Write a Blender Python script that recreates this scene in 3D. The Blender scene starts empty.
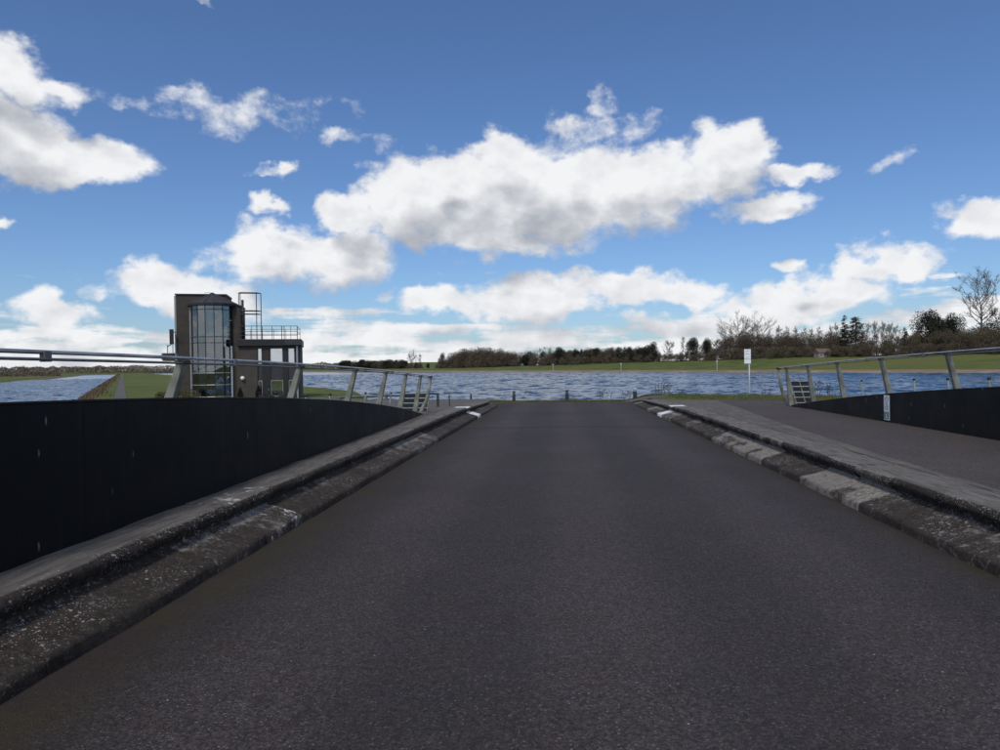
import bpy, math, random
import numpy as np
from mathutils import Vector, Matrix

scene = bpy.context.scene
col = scene.collection
R = math.radians
random.seed(7)
rng = np.random.default_rng(11)

# ---------------------------------------------------------------- camera
F = 700.0                       # focal length in pixels of the 1000 px wide photograph
EYE = Vector((0, 0, 1.55))
YAW, PITCH, ROLL = R(4.9), R(0.74), R(0.8)
fw = Vector((-math.sin(YAW) * math.cos(PITCH), math.cos(YAW) * math.cos(PITCH), -math.sin(PITCH)))
r0 = Vector((math.cos(YAW), math.sin(YAW), 0))
u0 = r0.cross(fw)
rt = r0 * math.cos(ROLL) - u0 * math.sin(ROLL)
up = u0 * math.cos(ROLL) + r0 * math.sin(ROLL)
cam_d = bpy.data.cameras.new('camera')
cam = bpy.data.objects.new('camera', cam_d)
col.objects.link(cam)
cam.matrix_world = Matrix(((rt.x, up.x, -fw.x, EYE.x), (rt.y, up.y, -fw.y, EYE.y), (rt.z, up.z, -fw.z, EYE.z), (0, 0, 0, 1)))
cam_d.sensor_width = 36.0
cam_d.lens = 36.0 * F / 1000
cam_d.clip_start = 0.05
cam_d.clip_end = 20000
scene.camera = cam


def ray(px, py):
    return (fw + rt * ((px - 500) / F) + up * ((375 - py) / F))


def at(px, py, Y):
    """point on the pixel's ray at world depth Y"""
    d = ray(px, py)
    return EYE + d * (Y / d.y)


def atz(px, py, z):
    d = ray(px, py)
    return EYE + d * ((z - EYE.z) / d.z)


# ---------------------------------------------------------------- sky, sun, exposure
SUN_EL, SUN_AZ = R(50), R(-172)          # azimuth measured from +Y towards +X
sun_dir = Vector((math.sin(SUN_AZ) * math.cos(SUN_EL), math.cos(SUN_AZ) * math.cos(SUN_EL), math.sin(SUN_EL)))
sd_ = bpy.data.lights.new('sun', 'SUN')
sd_.energy = 1.5
sd_.angle = R(12)
sd_.color = (1, 0.95, 0.88)
sun = bpy.data.objects.new('sun', sd_)
sun.rotation_euler = (-sun_dir).to_track_quat('-Z', 'Y').to_euler()
col.objects.link(sun)

scene.view_settings.view_transform = 'Standard'
scene.view_settings.look = 'None'
scene.view_settings.exposure = 0.52
scene.view_settings.gamma = 1.0
scene.render.engine = 'CYCLES'

world = bpy.data.worlds.new('World')
scene.world = world
world.use_nodes = True


class NG:
    """tiny helper to write node graphs"""
    def __init__(s, tree):
        s.t = tree
        s.n = tree.nodes
        s.l = tree.links

    def new(s, typ, ins=None, **kw):
        n = s.n.new(typ)
        for k, v in kw.items():
            setattr(n, k, v)
        if ins:
            for k, v in ins.items():
                s.put(n.inputs[k], v)
        return n

    def put(s, sock, v):
        if hasattr(v, 'is_output'):
            s.l.new(v, sock)
        else:
            if isinstance(v, (tuple, list)) and len(v) == 3 and sock.type == 'RGBA':
                v = (*v, 1)
            sock.default_value = v

    def m(s, op, a, b=0.0, c=None, clamp=False):
        n = s.n.new('ShaderNodeMath')
        n.operation = op
        n.use_clamp = clamp
        s.put(n.inputs[0], a)
        s.put(n.inputs[1], b)
        if c is not None:
            s.put(n.inputs[2], c)
        return n.outputs[0]

    def vm(s, op, a, b=(0, 0, 0), c=None, scale=None):
        n = s.n.new('ShaderNodeVectorMath')
        n.operation = op
        s.put(n.inputs[0], a)
        s.put(n.inputs[1], b)
        if c is not None:
            s.put(n.inputs[2], c)
        if scale is not None:
            s.put(n.inputs['Scale'], scale)
        return n.outputs['Value'] if op in ('LENGTH', 'DOT_PRODUCT', 'DISTANCE') else n.outputs['Vector']

    def noise(s, vec, scale, detail=4, rough=0.55, out='Fac', dist=0.0):
        n = s.n.new('ShaderNodeTexNoise')
        s.put(n.inputs['Vector'], vec)
        n.inputs['Scale'].default_value = scale
        n.inputs['Detail'].default_value = detail
        n.inputs['Roughness'].default_value = rough
        n.inputs['Distortion'].default_value = dist
        return n.outputs[out]

    def vor(s, vec, scale, out='Distance', feature='F1', rnd=1.0):
        n = s.n.new('ShaderNodeTexVoronoi')
        n.feature = feature
        s.put(n.inputs['Vector'], vec)
        n.inputs['Scale'].default_value = scale
        n.inputs['Randomness'].default_value = rnd
        return n.outputs[out]

    def ss(s, v, a, b, lo=0.0, hi=1.0):
        n = s.n.new('ShaderNodeMapRange')
        n.interpolation_type = 'SMOOTHSTEP'
        s.put(n.inputs['Value'], v)
        for k, x in (('From Min', a), ('From Max', b), ('To Min', lo), ('To Max', hi)):
            s.put(n.inputs[k], x)
        return n.outputs['Result']

    def mix(s, f, a, b, mode='MIX'):
        n = s.n.new('ShaderNodeMix')
        n.data_type = 'RGBA'
        n.blend_type = mode
        s.put(n.inputs['Factor'], f)
        s.put(n.inputs['A'], a) if False else s.put(n.inputs[6], a)
        s.put(n.inputs[7], b)
        return n.outputs[2]


def px_azel(px, py):
    d = ray(px, py).normalized()
    return math.atan2(d.x, d.y), math.asin(d.z)


# lobes of the cumulus in view: photo pixel centre, radii, gain (low gain = thin wisp)
LOBES = [
    (10, 76, 62, 40, 1), (60, 86, 38, 20, .7), (20, 144, 88, 44, 1), (95, 157, 58, 30, 1), (-50, 110, 70, 60, 1),
    (118, 100, 26, 10, .22), (188, 103, 44, 16, .36), (222, 119, 30, 12, .28), (268, 116, 48, 13, .28), (312, 106, 40, 10, .2),
    (262, 168, 24, 9, .6), (284, 164, 13, 11, .7), (272, 201, 18, 10, .65), (338, 136, 16, 8, .22), (380, 148, 19, 9, .2),
    (190, 2, 14, 7, .4), (4, 212, 22, 10, .7),
    (352, 214, 34, 30, 1), (440, 175, 40, 26, 1), (510, 160, 46, 28, 1), (570, 165, 46, 26, 1), (640, 165, 44, 26, 1), (735, 148, 40, 28, 1), (402, 204, 60, 48, 1), (470, 200, 70, 60, 1), (540, 188, 70, 60, 1), (605, 192, 70, 56, 1),
    (665, 186, 56, 46, 1), (722, 160, 54, 40, 1), (795, 170, 44, 15, .9), (765, 205, 48, 15, .8), (600, 124, 50, 15, .5),
    (608, 98, 12, 12, .22), (500, 232, 130, 28, .95),
    (272, 250, 50, 30, 1), (325, 258, 66, 28, 1), (165, 290, 52, 22, 1), (215, 300, 55, 24, .9), (55, 314, 46, 16, .9), (80, 287, 20, 10, .5),
    (440, 306, 56, 14, .9), (530, 299, 70, 19, 1), (620, 290, 76, 17, 1), (690, 290, 40, 13, .8), (770, 300, 60, 15, 1), (840, 297, 66, 17, 1),
    (990, 222, 50, 25, 1), (900, 259, 46, 19, 1), (862, 268, 22, 11, .8), (797, 272, 19, 10, .8), (955, 312, 34, 10, .6), (890, 162, 20, 7, .18),
    (720, 322, 120, 10, .7),
]


def cloud_group(coarse=False):
    g = bpy.data.node_groups.new('cloud_field', 'ShaderNodeTree')
    g.interface.new_socket('Dir', in_out='INPUT', socket_type='NodeSocketVector')
    g.interface.new_socket('S', in_out='OUTPUT', socket_type='NodeSocketFloat')
    k = NG(g)
    gi = g.nodes.new('NodeGroupInput')
    go = g.nodes.new('NodeGroupOutput')
    d = k.vm('NORMALIZE', gi.outputs[0])
    sx = k.new('ShaderNodeSeparateXYZ', {0: d})
    az = k.m('ARCTAN2', sx.outputs[0], sx.outputs[1])
    el = k.m('ARCSINE', sx.outputs[2])
    p = k.new('ShaderNodeCombineXYZ', {0: az, 1: el, 2: 0.0}).outputs[0]
    ds = k.vm('MULTIPLY', d, (1, 1, 1.35))
    w1 = k.noise(ds, 11, 2, .5, 'Color')
    w2 = None if coarse else k.noise(ds, 34, 3, .6, 'Color')
    p = k.vm('ADD', p, k.vm('MULTIPLY', k.vm('SUBTRACT', w1, (.5, .5, .5)), (.11, .075, 0)))
    if not coarse:
        p = k.vm('ADD', p, k.vm('MULTIPLY', k.vm('SUBTRACT', w2, (.5, .5, .5)), (.034, .030, 0)))
    acc = None
    for (cx, cy, rx, ry, gain) in LOBES:
        if cy > 240:
            rx, ry = rx * 1.1, ry * 1.3
        if coarse and gain < .65:
            continue
        a, e = px_azel(cx, cy)
        a1, _ = px_azel(cx + rx, cy)
        _, e1 = px_azel(cx, cy - ry)
        ia, ie = 1 / abs(a1 - a), 1 / abs(e1 - e)
        L = k.vm('LENGTH', k.vm('MULTIPLY_ADD', p, (ia, ie, 0), (-a * ia, -e * ie, 0)))
        s = k.m('MULTIPLY_ADD', L, -gain, gain)
        if gain < .65:
            s = k.m('MINIMUM', s, gain * .36)
        acc = s if acc is None else k.m('SMOOTH_MAX', acc, s, .12)
    acc = k.m('MAXIMUM', acc, -1.0)
    # low stacked banks near the horizon, all the way round
    db = k.vm('MULTIPLY', d, (1, 1, 7.5))
    nb = k.noise(db, 7.5, 3 if coarse else 5, .55)
    thr = k.m('MULTIPLY_ADD', el, 3.9, .23)
    band = k.m('MULTIPLY', k.m('SUBTRACT', nb, thr), 2.4)
    acc = k.m('MAXIMUM', acc, band)
    # scattered cumulus over the rest of the sky
    n3 = k.noise(k.vm('ADD', ds, (3.1, 1.7, .4)), 3.4, 2 if coarse else 4, .5)
    out = k.m('MAXIMUM', k.ss(k.m('ABSOLUTE', k.m('ADD', az, .082)), .68, .80), k.ss(el, .52, .62))
    gen = k.m('SUBTRACT', k.m('MULTIPLY', k.m('SUBTRACT', n3, .51), 5.0), k.m('MULTIPLY', k.m('SUBTRACT', 1.0, out), 3.0))
    acc = k.m('MAXIMUM', acc, gen)
    # billows
    b1 = k.noise(ds, 22, 3 if coarse else 6, .58)
    bl = k.m('MULTIPLY', k.m('SUBTRACT', b1, .5), .95)
    if not coarse:
        bl = k.m('ADD', bl, k.m('MULTIPLY', k.m('SUBTRACT', k.noise(ds, 75, 3, .6), .5), .26))
    s = k.m('ADD', acc, bl)
    k.l.new(s, go.inputs[0])
    return g


def build_world():
    k = NG(world.node_tree)
    for n in list(k.n):
        k.n.remove(n)
    sky = k.new('ShaderNodeTexSky')
    sky.sky_type = 'NISHITA'
    sky.sun_disc = False
    sky.sun_elevation = SUN_EL
    sky.sun_rotation = SUN_AZ
    sky.air_density = 1.0
    sky.dust_density = 0.6
    sky.ozone_density = 2.4
    tc = k.new('ShaderNodeTexCoord')
    d = k.vm('NORMALIZE', tc.outputs['Generated'])
    g0, g1 = cloud_group(), cloud_group(True)

    def field(vec, g):
        n = k.n.new('ShaderNodeGroup')
        n.node_tree = g
        k.l.new(vec, n.inputs[0])
        return n.outputs[0]
    s0 = field(d, g0)
    s1 = field(k.vm('ADD', d, (-.020, 0, .055)), g1)
    # thin, soft rims and solid middles
    mask = k.ss(s0, -.06, .40)
    sh = k.ss(s1, -.05, .85)
    ez = k.new('ShaderNodeSeparateXYZ', {0: d}).outputs[2]
    sh = k.m('MULTIPLY', sh, k.ss(ez, .03, .13, .45, 1.0))
    lit = k.m('ADD', k.m('SUBTRACT', .92, k.m('MULTIPLY', sh, .56)), k.m('MULTIPLY', k.m('SUBTRACT', s0, s1), .30), clamp=True)
    # relief of the billows: the side towards the light against the side away
    dz = k.vm('MULTIPLY', d, (1, 1, 1.35))
    em = k.m('SUBTRACT', k.noise(dz, 24, 4, .55), k.noise(k.vm('ADD', dz, (-.006, 0, .014)), 24, 4, .55))
    em2 = k.m('SUBTRACT', k.noise(dz, 9, 2, .5), k.noise(k.vm('ADD', dz, (-.012, 0, .030)), 9, 2, .5))
    lit = k.m('ADD', k.m('SUBTRACT', lit, .06), k.m('ADD', k.m('MULTIPLY', em, .75), k.m('MULTIPLY', em2, .9)), clamp=True)
    cl = k.mix(lit, (4.1, 4.35, 4.9), (8.9, 9.0, 9.2))
    out = k.mix(mask, k.mix(1.0, sky.outputs[0], (.69, .86, 1.11), 'MULTIPLY'), cl)
    bg = k.new('ShaderNodeBackground', {'Color': out, 'Strength': 0.07})
    wo = k.new('ShaderNodeOutputWorld', {'Surface': bg.outputs[0]})
    world.cycles.sampling_method = 'MANUAL'
    world.cycles.sample_map_resolution = 512


build_world()

# ---------------------------------------------------------------- helpers


def tag(o, label=None, cat=None, group=None, kind=None):
    if label:
        o['label'] = label
    if cat:
        o['category'] = cat
    if group:
        o['group'] = group
    if kind:
        o['kind'] = kind
    return o


def empty(name, loc, rz=0.0, parent=None):
    o = bpy.data.objects.new(name, None)
    o.location = loc
    o.rotation_euler = (0, 0, rz)
    o.empty_display_size = .3
    o.parent = parent
    col.objects.link(o)
    return o


class MB:
    def __init__(s):
        s.v = []
        s.f = []

    def quad(s, a, b, c, d):
        i = len(s.v)
        s.v += [tuple(a), tuple(b), tuple(c), tuple(d)]
        s.f.append((i, i + 1, i + 2, i + 3))

    def tri(s, a, b, c):
        i = len(s.v)
        s.v += [tuple(a), tuple(b), tuple(c)]
        s.f.append((i, i + 1, i + 2))

    def box(s, x0, x1, y0, y1, z0, z1):
        i = len(s.v)
        s.v += [(x, y, z) for z in (z0, z1) for y in (y0, y1) for x in (x0, x1)]
        s.f += [(i + a, i + b, i + c, i + d) for a, b, c, d in ((0, 2, 3, 1), (4, 5, 7, 6), (0, 1, 5, 4), (2, 6, 7, 3), (0, 4, 6, 2), (1, 3, 7, 5))]
        return s

    def tube(s, pts, r, n=8, cap=True):
        pts = [Vector(p) for p in pts]
        rs = r if isinstance(r, (list, tuple)) else [r] * len(pts)
        base = len(s.v)
        for i, p in enumerate(pts):
            t = (pts[min(i + 1, len(pts) - 1)] - pts[max(i - 1, 0)]).normalized()
            a = Vector((0, 0, 1)) if abs(t.z) < .9 else Vector((1, 0, 0))
            e1 = t.cross(a).normalized()
            e2 = t.cross(e1)
            for j in range(n):
                an = 2 * math.pi * j / n
                s.v.append(tuple(p + (e1 * math.cos(an) + e2 * math.sin(an)) * rs[i]))
        for i in range(len(pts) - 1):
            for j in range(n):
                a = base + i * n + j
                b = base + i * n + (j + 1) % n
                s.f.append((a, b, b + n, a + n))
        if cap:
            s.f.append(tuple(base + j for j in range(n))[::-1])
            s.f.append(tuple(base + (len(pts) - 1) * n + j for j in range(n)))
        return s

    def prism(s, poly, axis_a, axis_b, axis_n, thick, org=(0, 0, 0)):
        """poly in (a,b) coords, extruded by +-thick/2 along axis_n"""
        A, B, N, O = Vector(axis_a), Vector(axis_b), Vector(axis_n), Vector(org)
        i = len(s.v)
        m = len(poly)
        for sg in (-.5, .5):
            for (a, b) in poly:
                s.v.append(tuple(O + A * a + B * b + N * (sg * thick)))
        s.f.append(tuple(i + j for j in range(m))[::-1])
        s.f.append(tuple(i + m + j for j in range(m)))
        for j in range(m):
            q = (j + 1) % m
            s.f.append((i + j, i + q, i + m + q, i + m + j))
        return s

    def mesh(s, name, smooth=False):
        me = bpy.data.meshes.new(name)
        me.from_pydata(s.v, [], s.f)
        me.update()
        if smooth:
            me.polygons.foreach_set('use_smooth', [True] * len(me.polygons))
        return me

    def build(s, name, mat, parent=None, smooth=False, bevel=0.0):
        me = s.mesh(name, smooth)
        me.materials.append(mat)
        o = bpy.data.objects.new(name, me)
        o.parent = parent
        col.objects.link(o)
        if bevel:
            b = o.modifiers.new('bevel', 'BEVEL')
            b.width = bevel
            b.segments = 2
            b.limit_method = 'ANGLE'
        return o


def obj(name, me, parent=None):
    o = bpy.data.objects.new(name, me)
    o.parent = parent
    col.objects.link(o)
    return o


def mat(name, base, rough=.7, var=.25, scale=3.0, metal=0.0, bump=0.0, bscale=30.0, spec=.5, base2=None, coords='Object'):
    """principled material with noise driven colour variation and fine relief"""
    m = bpy.data.materials.new(name)
    m.use_nodes = True
    k = NG(m.node_tree)
    bs = k.n['Principled BSDF']
    tc = k.new('ShaderNodeTexCoord').outputs[coords]
    n1 = k.noise(tc, scale, 6, .6)
    lo = tuple(c * (1 - var) for c in base)
    hi = base2 if base2 else tuple(min(1, c * (1 + var)) for c in base)
    c = k.mix(k.ss(n1, .3, .7), lo, hi)
    k.put(bs.inputs['Base Color'], c)
    k.put(bs.inputs['Roughness'], k.ss(n1, .2, .8, max(0, rough - .08), min(1, rough + .08)))
    bs.inputs['Metallic'].default_value = metal
    bs.inputs['Specular IOR Level'].default_value = spec
    if bump:
        b = k.new('ShaderNodeBump', {'Height': k.noise(tc, bscale, 5, .6), 'Strength': bump, 'Distance': .02})
        k.put(bs.inputs['Normal'], b.outputs[0])
    return m


# ---------------------------------------------------------------- materials of the setting
def asphalt_mat(name, tone, brown, joints=None):
    m = bpy.data.materials.new(name)
    m.use_nodes = True
    k = NG(m.node_tree)
    bs = k.n['Principled BSDF']
    P = k.new('ShaderNodeNewGeometry').outputs['Position']
    big = k.noise(P, .35, 5, .55)
    mid = k.noise(P, 2.2, 5, .6)
    fine = k.noise(P, 95, 3, .7)
    stone = k.vor(P, 120, 'Color')
    sv = k.new('ShaderNodeSeparateColor', {0: stone}).outputs[0]
    c = k.mix(k.ss(big, .3, .7), tuple(x * .82 for x in tone), tuple(x * 1.16 for x in tone))
    c = k.mix(k.ss(mid, .35, .75), c, brown)
    c = k.mix(k.m('MULTIPLY', k.ss(fine, .35, .7), .8), k.mix(1.0, c, (.50, .50, .50), 'MULTIPLY'), k.mix(1.0, c, (1.9, 1.85, 1.85), 'MULTIPLY'))
    agg = k.new('ShaderNodeSeparateColor', {0: k.vor(P, 62, 'Color')})
    c = k.mix(.6, c, k.mix(agg.outputs[0], k.mix(1.0, c, (.35, .35, .35), 'MULTIPLY'), k.mix(1.0, c, (1.9, 1.82, 1.8), 'MULTIPLY')))
    c = k.mix(k.m('MULTIPLY', k.ss(agg.outputs[1], .93, .97), k.ss(k.vor(P, 62), .42, .2)), c, (.15, .14, .135))
    c = k.mix(k.ss(sv, .975, .995), c, (.14, .135, .13))
    gv = k.new('ShaderNodeSeparateColor', {0: k.vor(P, 26, 'Color')}).outputs[1]
    gd = k.vor(P, 26, 'Distance')
    c = k.mix(k.m('MULTIPLY', k.ss(gv, .993, .996), k.ss(gd, .18, .10)), c, (.36, .34, .31))
    if joints:
        sx = k.new('ShaderNodeSeparateXYZ', {0: P})
        wob = k.m('MULTIPLY', k.m('SUBTRACT', k.noise(P, 1.4, 3, .5), .5), .09)
        x = k.m('ADD', sx.outputs[0], k.m('MULTIPLY', k.m('SUBTRACT', k.noise(P, .8, 4, .65), .5), .7))
        # wheel tracks: aggregate polished a little paler
        wt = k.m('ADD', k.m('COSINE', k.m('MULTIPLY', k.m('SUBTRACT', x, .25), 3.6)), 0.0)
        c = k.mix(1.0, c, k.mix(k.ss(wt, -.6, .9), (.86, .86, .86), (1.14, 1.13, 1.12)), 'MULTIPLY')
        # dirt and moss gathered along both kerbs
        e = k.m('MAXIMUM', k.ss(x, -1.9, -2.6), k.ss(x, 2.75, 3.2))
        c = k.mix(k.m('MULTIPLY', e, .75), c, k.mix(k.ss(mid, .4, .6), (.030, .019, .013), (.034, .027, .009)))
        for (yy, w) in joints:
            dy = k.m('ABSOLUTE', k.m('SUBTRACT', k.m('ADD', sx.outputs[1], wob), yy))
            c = k.mix(k.ss(dy, w, w * .3), c, (.012, .011, .011))
    k.put(bs.inputs['Base Color'], c)
    bs.inputs['Roughness'].default_value = .82
    bs.inputs['Specular IOR Level'].default_value = .35
    h = k.m('ADD', k.m('MULTIPLY', k.vor(P, 120), .8), k.m('MULTIPLY', fine, .7))
    b = k.new('ShaderNodeBump', {'Height': h, 'Strength': .9, 'Distance': .010})
    k.put(bs.inputs['Normal'], b.outputs[0])
    return m


M = {}
M['asphalt'] = asphalt_mat('asphalt', (.044, .0375, .0375), (.044, .034, .0325), [(18.6, .16), (24.2, .10)])
M['walk_asphalt'] = asphalt_mat('walkway_asphalt', (.066, .057, .053), (.070, .052, .045))
M['path_asphalt'] = asphalt_mat('path_asphalt', (.10, .095, .09), (.10, .088, .075))


def kerb_mat():
    m = bpy.data.materials.new('weathered_concrete')
    m.use_nodes = True
    k = NG(m.node_tree)
    bs = k.n['Principled BSDF']
    G = k.new('ShaderNodeNewGeometry')
    P = G.outputs['Position']
    O = k.new('ShaderNodeTexCoord').outputs['Object']
    oi = k.new('ShaderNodeObjectInfo')
    oc = k.new('ShaderNodeSeparateColor', {0: oi.outputs['Color']})
    clean, paint, topd = oc.outputs[0], oc.outputs[1], oc.outputs[2]
    ox = k.new('ShaderNodeSeparateXYZ', {0: O})
    n1 = k.noise(P, 3.0, 6, .62)
    n2 = k.noise(P, 17, 5, .65)
    st = k.noise(k.vm('MULTIPLY', P, (14, 1.2, 4)), 1.6, 5, .65)        # drag marks along the road
    top = k.ss(ox.outputs[2], .345, .358)
    slab = k.m('MULTIPLY', k.ss(ox.outputs[0], .02, .05), k.ss(ox.outputs[0], .42, .38))
    conc = k.mix(k.ss(n1, .3, .7), (.18, .165, .15), (.29, .27, .25))
    topc = k.mix(k.ss(st, .3, .7), (.085, .075, .066), (.195, .178, .160))
    grime = k.mix(k.ss(n2, .3, .7), (.021, .016, .0125), (.058, .045, .036))
    pale = k.mix(k.ss(n2, .3, .7), (.11, .096, .082), (.32, .285, .24))
    # grime covers everything but the walked top and the scoured stones
    n3 = k.noise(P, 9, 6, .7)
    cov = k.m('ADD', k.m('ADD', k.m('MULTIPLY', n1, .5), k.m('MULTIPLY', n3, .5)), k.m('MULTIPLY', k.m('SUBTRACT', n2, .5), .9))
    lip = k.m('MULTIPLY', k.ss(ox.outputs[2], .195, .225), k.ss(ox.outputs[2], .352, .335))  # undercut lip face: grime plus the overhang's shade put into the colour
    cl2 = k.m('MULTIPLY', clean, k.ss(k.noise(P, 1.6, 5, .65), .30, .56))
    foot = k.m('MULTIPLY', k.ss(ox.outputs[0], .20, .33), k.m('ADD', k.m('MULTIPLY', clean, .34), .04))
    gcov = k.ss(k.m('ADD', k.m('SUBTRACT', k.m('SUBTRACT', cov, k.m('MULTIPLY', cl2, .50)), foot), k.m('MULTIPLY', lip, .62)), .14, .42)
    c = k.mix(gcov, k.mix(clean, conc, pale), grime)
    c = k.mix(k.m('MULTIPLY', top, k.ss(n1, .2, .4, .75, 1.0)), c, topc)
    # chips and lichen: pale flecks
    vd = k.vor(k.vm('ADD', P, k.vm('SCALE', k.noise(P, 30, 2, .5, 'Color'), scale=.05)), 24)
    vc = k.new('ShaderNodeSeparateColor', {0: k.vor(P, 24, 'Color')}).outputs[0]
    patch = k.ss(k.noise(P, 1.7, 3, .5), .42, .58)
    fl = k.m('MULTIPLY', k.m('MULTIPLY', k.ss(vd, .30, .20), k.ss(vc, .56, .62)), k.m('ADD', k.m('MULTIPLY', patch, .8), .12))
    vd2 = k.vor(P, 70)
    vc2 = k.new('ShaderNodeSeparateColor', {0: k.vor(P, 70, 'Color')}).outputs[0]
    fl2 = k.m('MULTIPLY', k.m('MULTIPLY', k.ss(vd2, .35, .22), k.ss(vc2, .58, .62)), patch)
    fl = k.m('MULTIPLY', k.m('MAXIMUM', fl, fl2), k.m('ADD', k.m('MULTIPLY', slab, .75), .25))
    c = k.mix(fl, c, (.40, .38, .36))
    # old white paint on a few stones
    pm = k.m('MULTIPLY', k.m('MULTIPLY', k.ss(paint, .02, .2), k.m('SUBTRACT', 1.0, lip)), k.ss(k.m('ADD', k.noise(P, 5, 5, .7), k.m('MULTIPLY', paint, .34)), .62, .68))
    c = k.mix(pm, c, (.72, .72, .71))
    k.put(bs.inputs['Base Color'], c)
    bs.inputs['Roughness'].default_value = .9
    bs.inputs['Specular IOR Level'].default_value = .25
    b = k.new('ShaderNodeBump', {'Height': k.m('ADD', k.m('MULTIPLY', n2, 1.2), k.m('ADD', k.noise(P, 90, 3, .7), k.m('MULTIPLY', fl, .4))), 'Strength': .8, 'Distance': .012})
    k.put(bs.inputs['Normal'], b.outputs[0])
    return m


M['kerb'] = kerb_mat()


def pave_mat():
    m = bpy.data.materials.new('worn_concrete_paving')
    m.use_nodes = True
    k = NG(m.node_tree)
    bs = k.n['Principled BSDF']
    P = k.new('ShaderNodeNewGeometry').outputs['Position']
    st = k.noise(k.vm('MULTIPLY', P, (14, 1.0, 4)), 1.4, 5, .65)
    n1 = k.noise(P, 2.0, 5, .6)
    n2 = k.noise(P, 40, 4, .7)
    c = k.mix(k.ss(st, .3, .7), (.090, .078, .068), (.175, .158, .140))
    c = k.mix(k.m('MULTIPLY', k.ss(n1, .5, .7), .6), c, (.085, .066, .052))
    c = k.mix(k.ss(n2, .45, .75), k.mix(1.0, c, (.75, .75, .75), 'MULTIPLY'), k.mix(1.0, c, (1.3, 1.3, 1.3), 'MULTIPLY'))
    vd = k.vor(P, 30)
    vc = k.new('ShaderNodeSeparateColor', {0: k.vor(P, 30, 'Color')}).outputs[0]
    c = k.mix(k.m('MULTIPLY', k.ss(vd, .28, .16), k.ss(vc, .93, .95)), c, (.42, .41, .39))
    k.put(bs.inputs['Base Color'], c)
    bs.inputs['Roughness'].default_value = .9
    bs.inputs['Specular IOR Level'].default_value = .25
    b = k.new('ShaderNodeBump', {'Height': k.m('ADD', n2, n1), 'Strength': .5, 'Distance': .008})
    k.put(bs.inputs['Normal'], b.outputs[0])
    return m


M['pave'] = pave_mat()
M['mortar'] = mat('mortar_bed', (.035, .03, .026), .95, .4, 8, bump=.5, bscale=60)


def ground_mat():
    m = bpy.data.materials.new('meadow')
    m.use_nodes = True
    k = NG(m.node_tree)
    bs = k.n['Principled BSDF']
    P = k.new('ShaderNodeNewGeometry').outputs['Position']
    z = k.new('ShaderNodeSeparateXYZ', {0: P}).outputs[2]
    n0 = k.noise(P, .012, 4, .5)
    n1 = k.noise(P, .12, 6, .6)
    n2 = k.noise(P, 2.5, 5, .65)
    g = k.mix(k.ss(n1, .35, .65), (.064, .092, .024), (.112, .132, .040))
    g = k.mix(k.ss(n2, .45, .8), g, (.125, .115, .045))
    g = k.mix(k.ss(n0, .45, .65), g, (.12, .125, .04))
    shore = k.mix(k.ss(n1, .4, .62), (.20, .16, .11), (.30, .21, .15))
    nn_ = k.vm('DOT_PRODUCT', P, (.836, .548, 0))
    zz = k.m('ADD', k.m('SUBTRACT', z, k.ss(nn_, 150, 190, 0.0, .75)), k.m('MULTIPLY', k.m('SUBTRACT', n1, .5), 1.1))
    c = k.mix(k.ss(zz, -1.95, -2.3), g, shore)
    c = k.mix(k.ss(z, -2.2, -2.45), c, (.10, .09, .075))
    k.put(bs.inputs['Base Color'], c)
    bs.inputs['Roughness'].default_value = .95
    bs.inputs['Specular IOR Level'].default_value = .1
    b = k.new('ShaderNodeBump', {'Height': n2, 'Strength': .7, 'Distance': .15})
    k.put(bs.inputs['Normal'], b.outputs[0])
    return m


M['ground'] = ground_mat()


def water_mat():
    m = bpy.data.materials.new('lake_water')
    m.use_nodes = True
    k = NG(m.node_tree)
    bs = k.n['Principled BSDF']
    P = k.new('ShaderNodeNewGeometry').outputs['Position']
    # wind ripples, too small to model, as tilted facets
    q = k.new('ShaderNodeMapping', {'Vector': P, 'Rotation': (0, 0, R(-20)), 'Scale': (.6, 1.0, 1)}).outputs[0]
    gust = k.noise(k.vm('MULTIPLY', P, (.4, 1, 1)), .02, 4, .55)
    n1 = k.vm('SUBTRACT', k.noise(q, 1.1, 4, .6, 'Color'), (.5, .5, .5))
    n2 = k.vm('SUBTRACT', k.noise(q, .16, 3, .55, 'Color'), (.5, .5, .5))
    sl = k.vm('MULTIPLY', k.vm('ADD', k.vm('SCALE', n1, scale=k.ss(gust, .3, .7, .55, .95)), k.vm('SCALE', n2, scale=.12)), (1, 1, 0))
    nrm = k.new('ShaderNodeNewGeometry').outputs['Normal']
    k.put(bs.inputs['Normal'], k.vm('NORMALIZE', k.vm('ADD', nrm, sl)))
    wc = k.m('MULTIPLY', k.ss(k.noise(q, .5, 5, .65), 0.69, .73), k.ss(k.noise(P, .04, 2, .5), .46, .58))
    k.put(bs.inputs['Base Color'], k.mix(wc, k.mix(k.ss(gust, .3, .7), (.026, .056, .105), (.034, .068, .12)), (.5, .53, .56)))
    k.put(bs.inputs['Roughness'], k.m('ADD', .17, k.m('MULTIPLY', wc, .5)))
    bs.inputs['IOR'].default_value = 1.33
    return m


M['water'] = water_mat()

# ---------------------------------------------------------------- terrain: one sheet to the horizon
WZ = -2.5
TN = (.836, .548)       # n: across the lake, t: along it
NN = math.hypot(*TN)
TN = (TN[0] / NN, TN[1] / NN)


def nt(x, y):
    return TN[0] * x + TN[1] * y, -TN[1] * x + TN[0] * y


def xy(n, t):
    return TN[0] * n - TN[1] * t, TN[1] * n + TN[0] * t


def far_xy(n, t):
    return xy(n, t)


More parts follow.
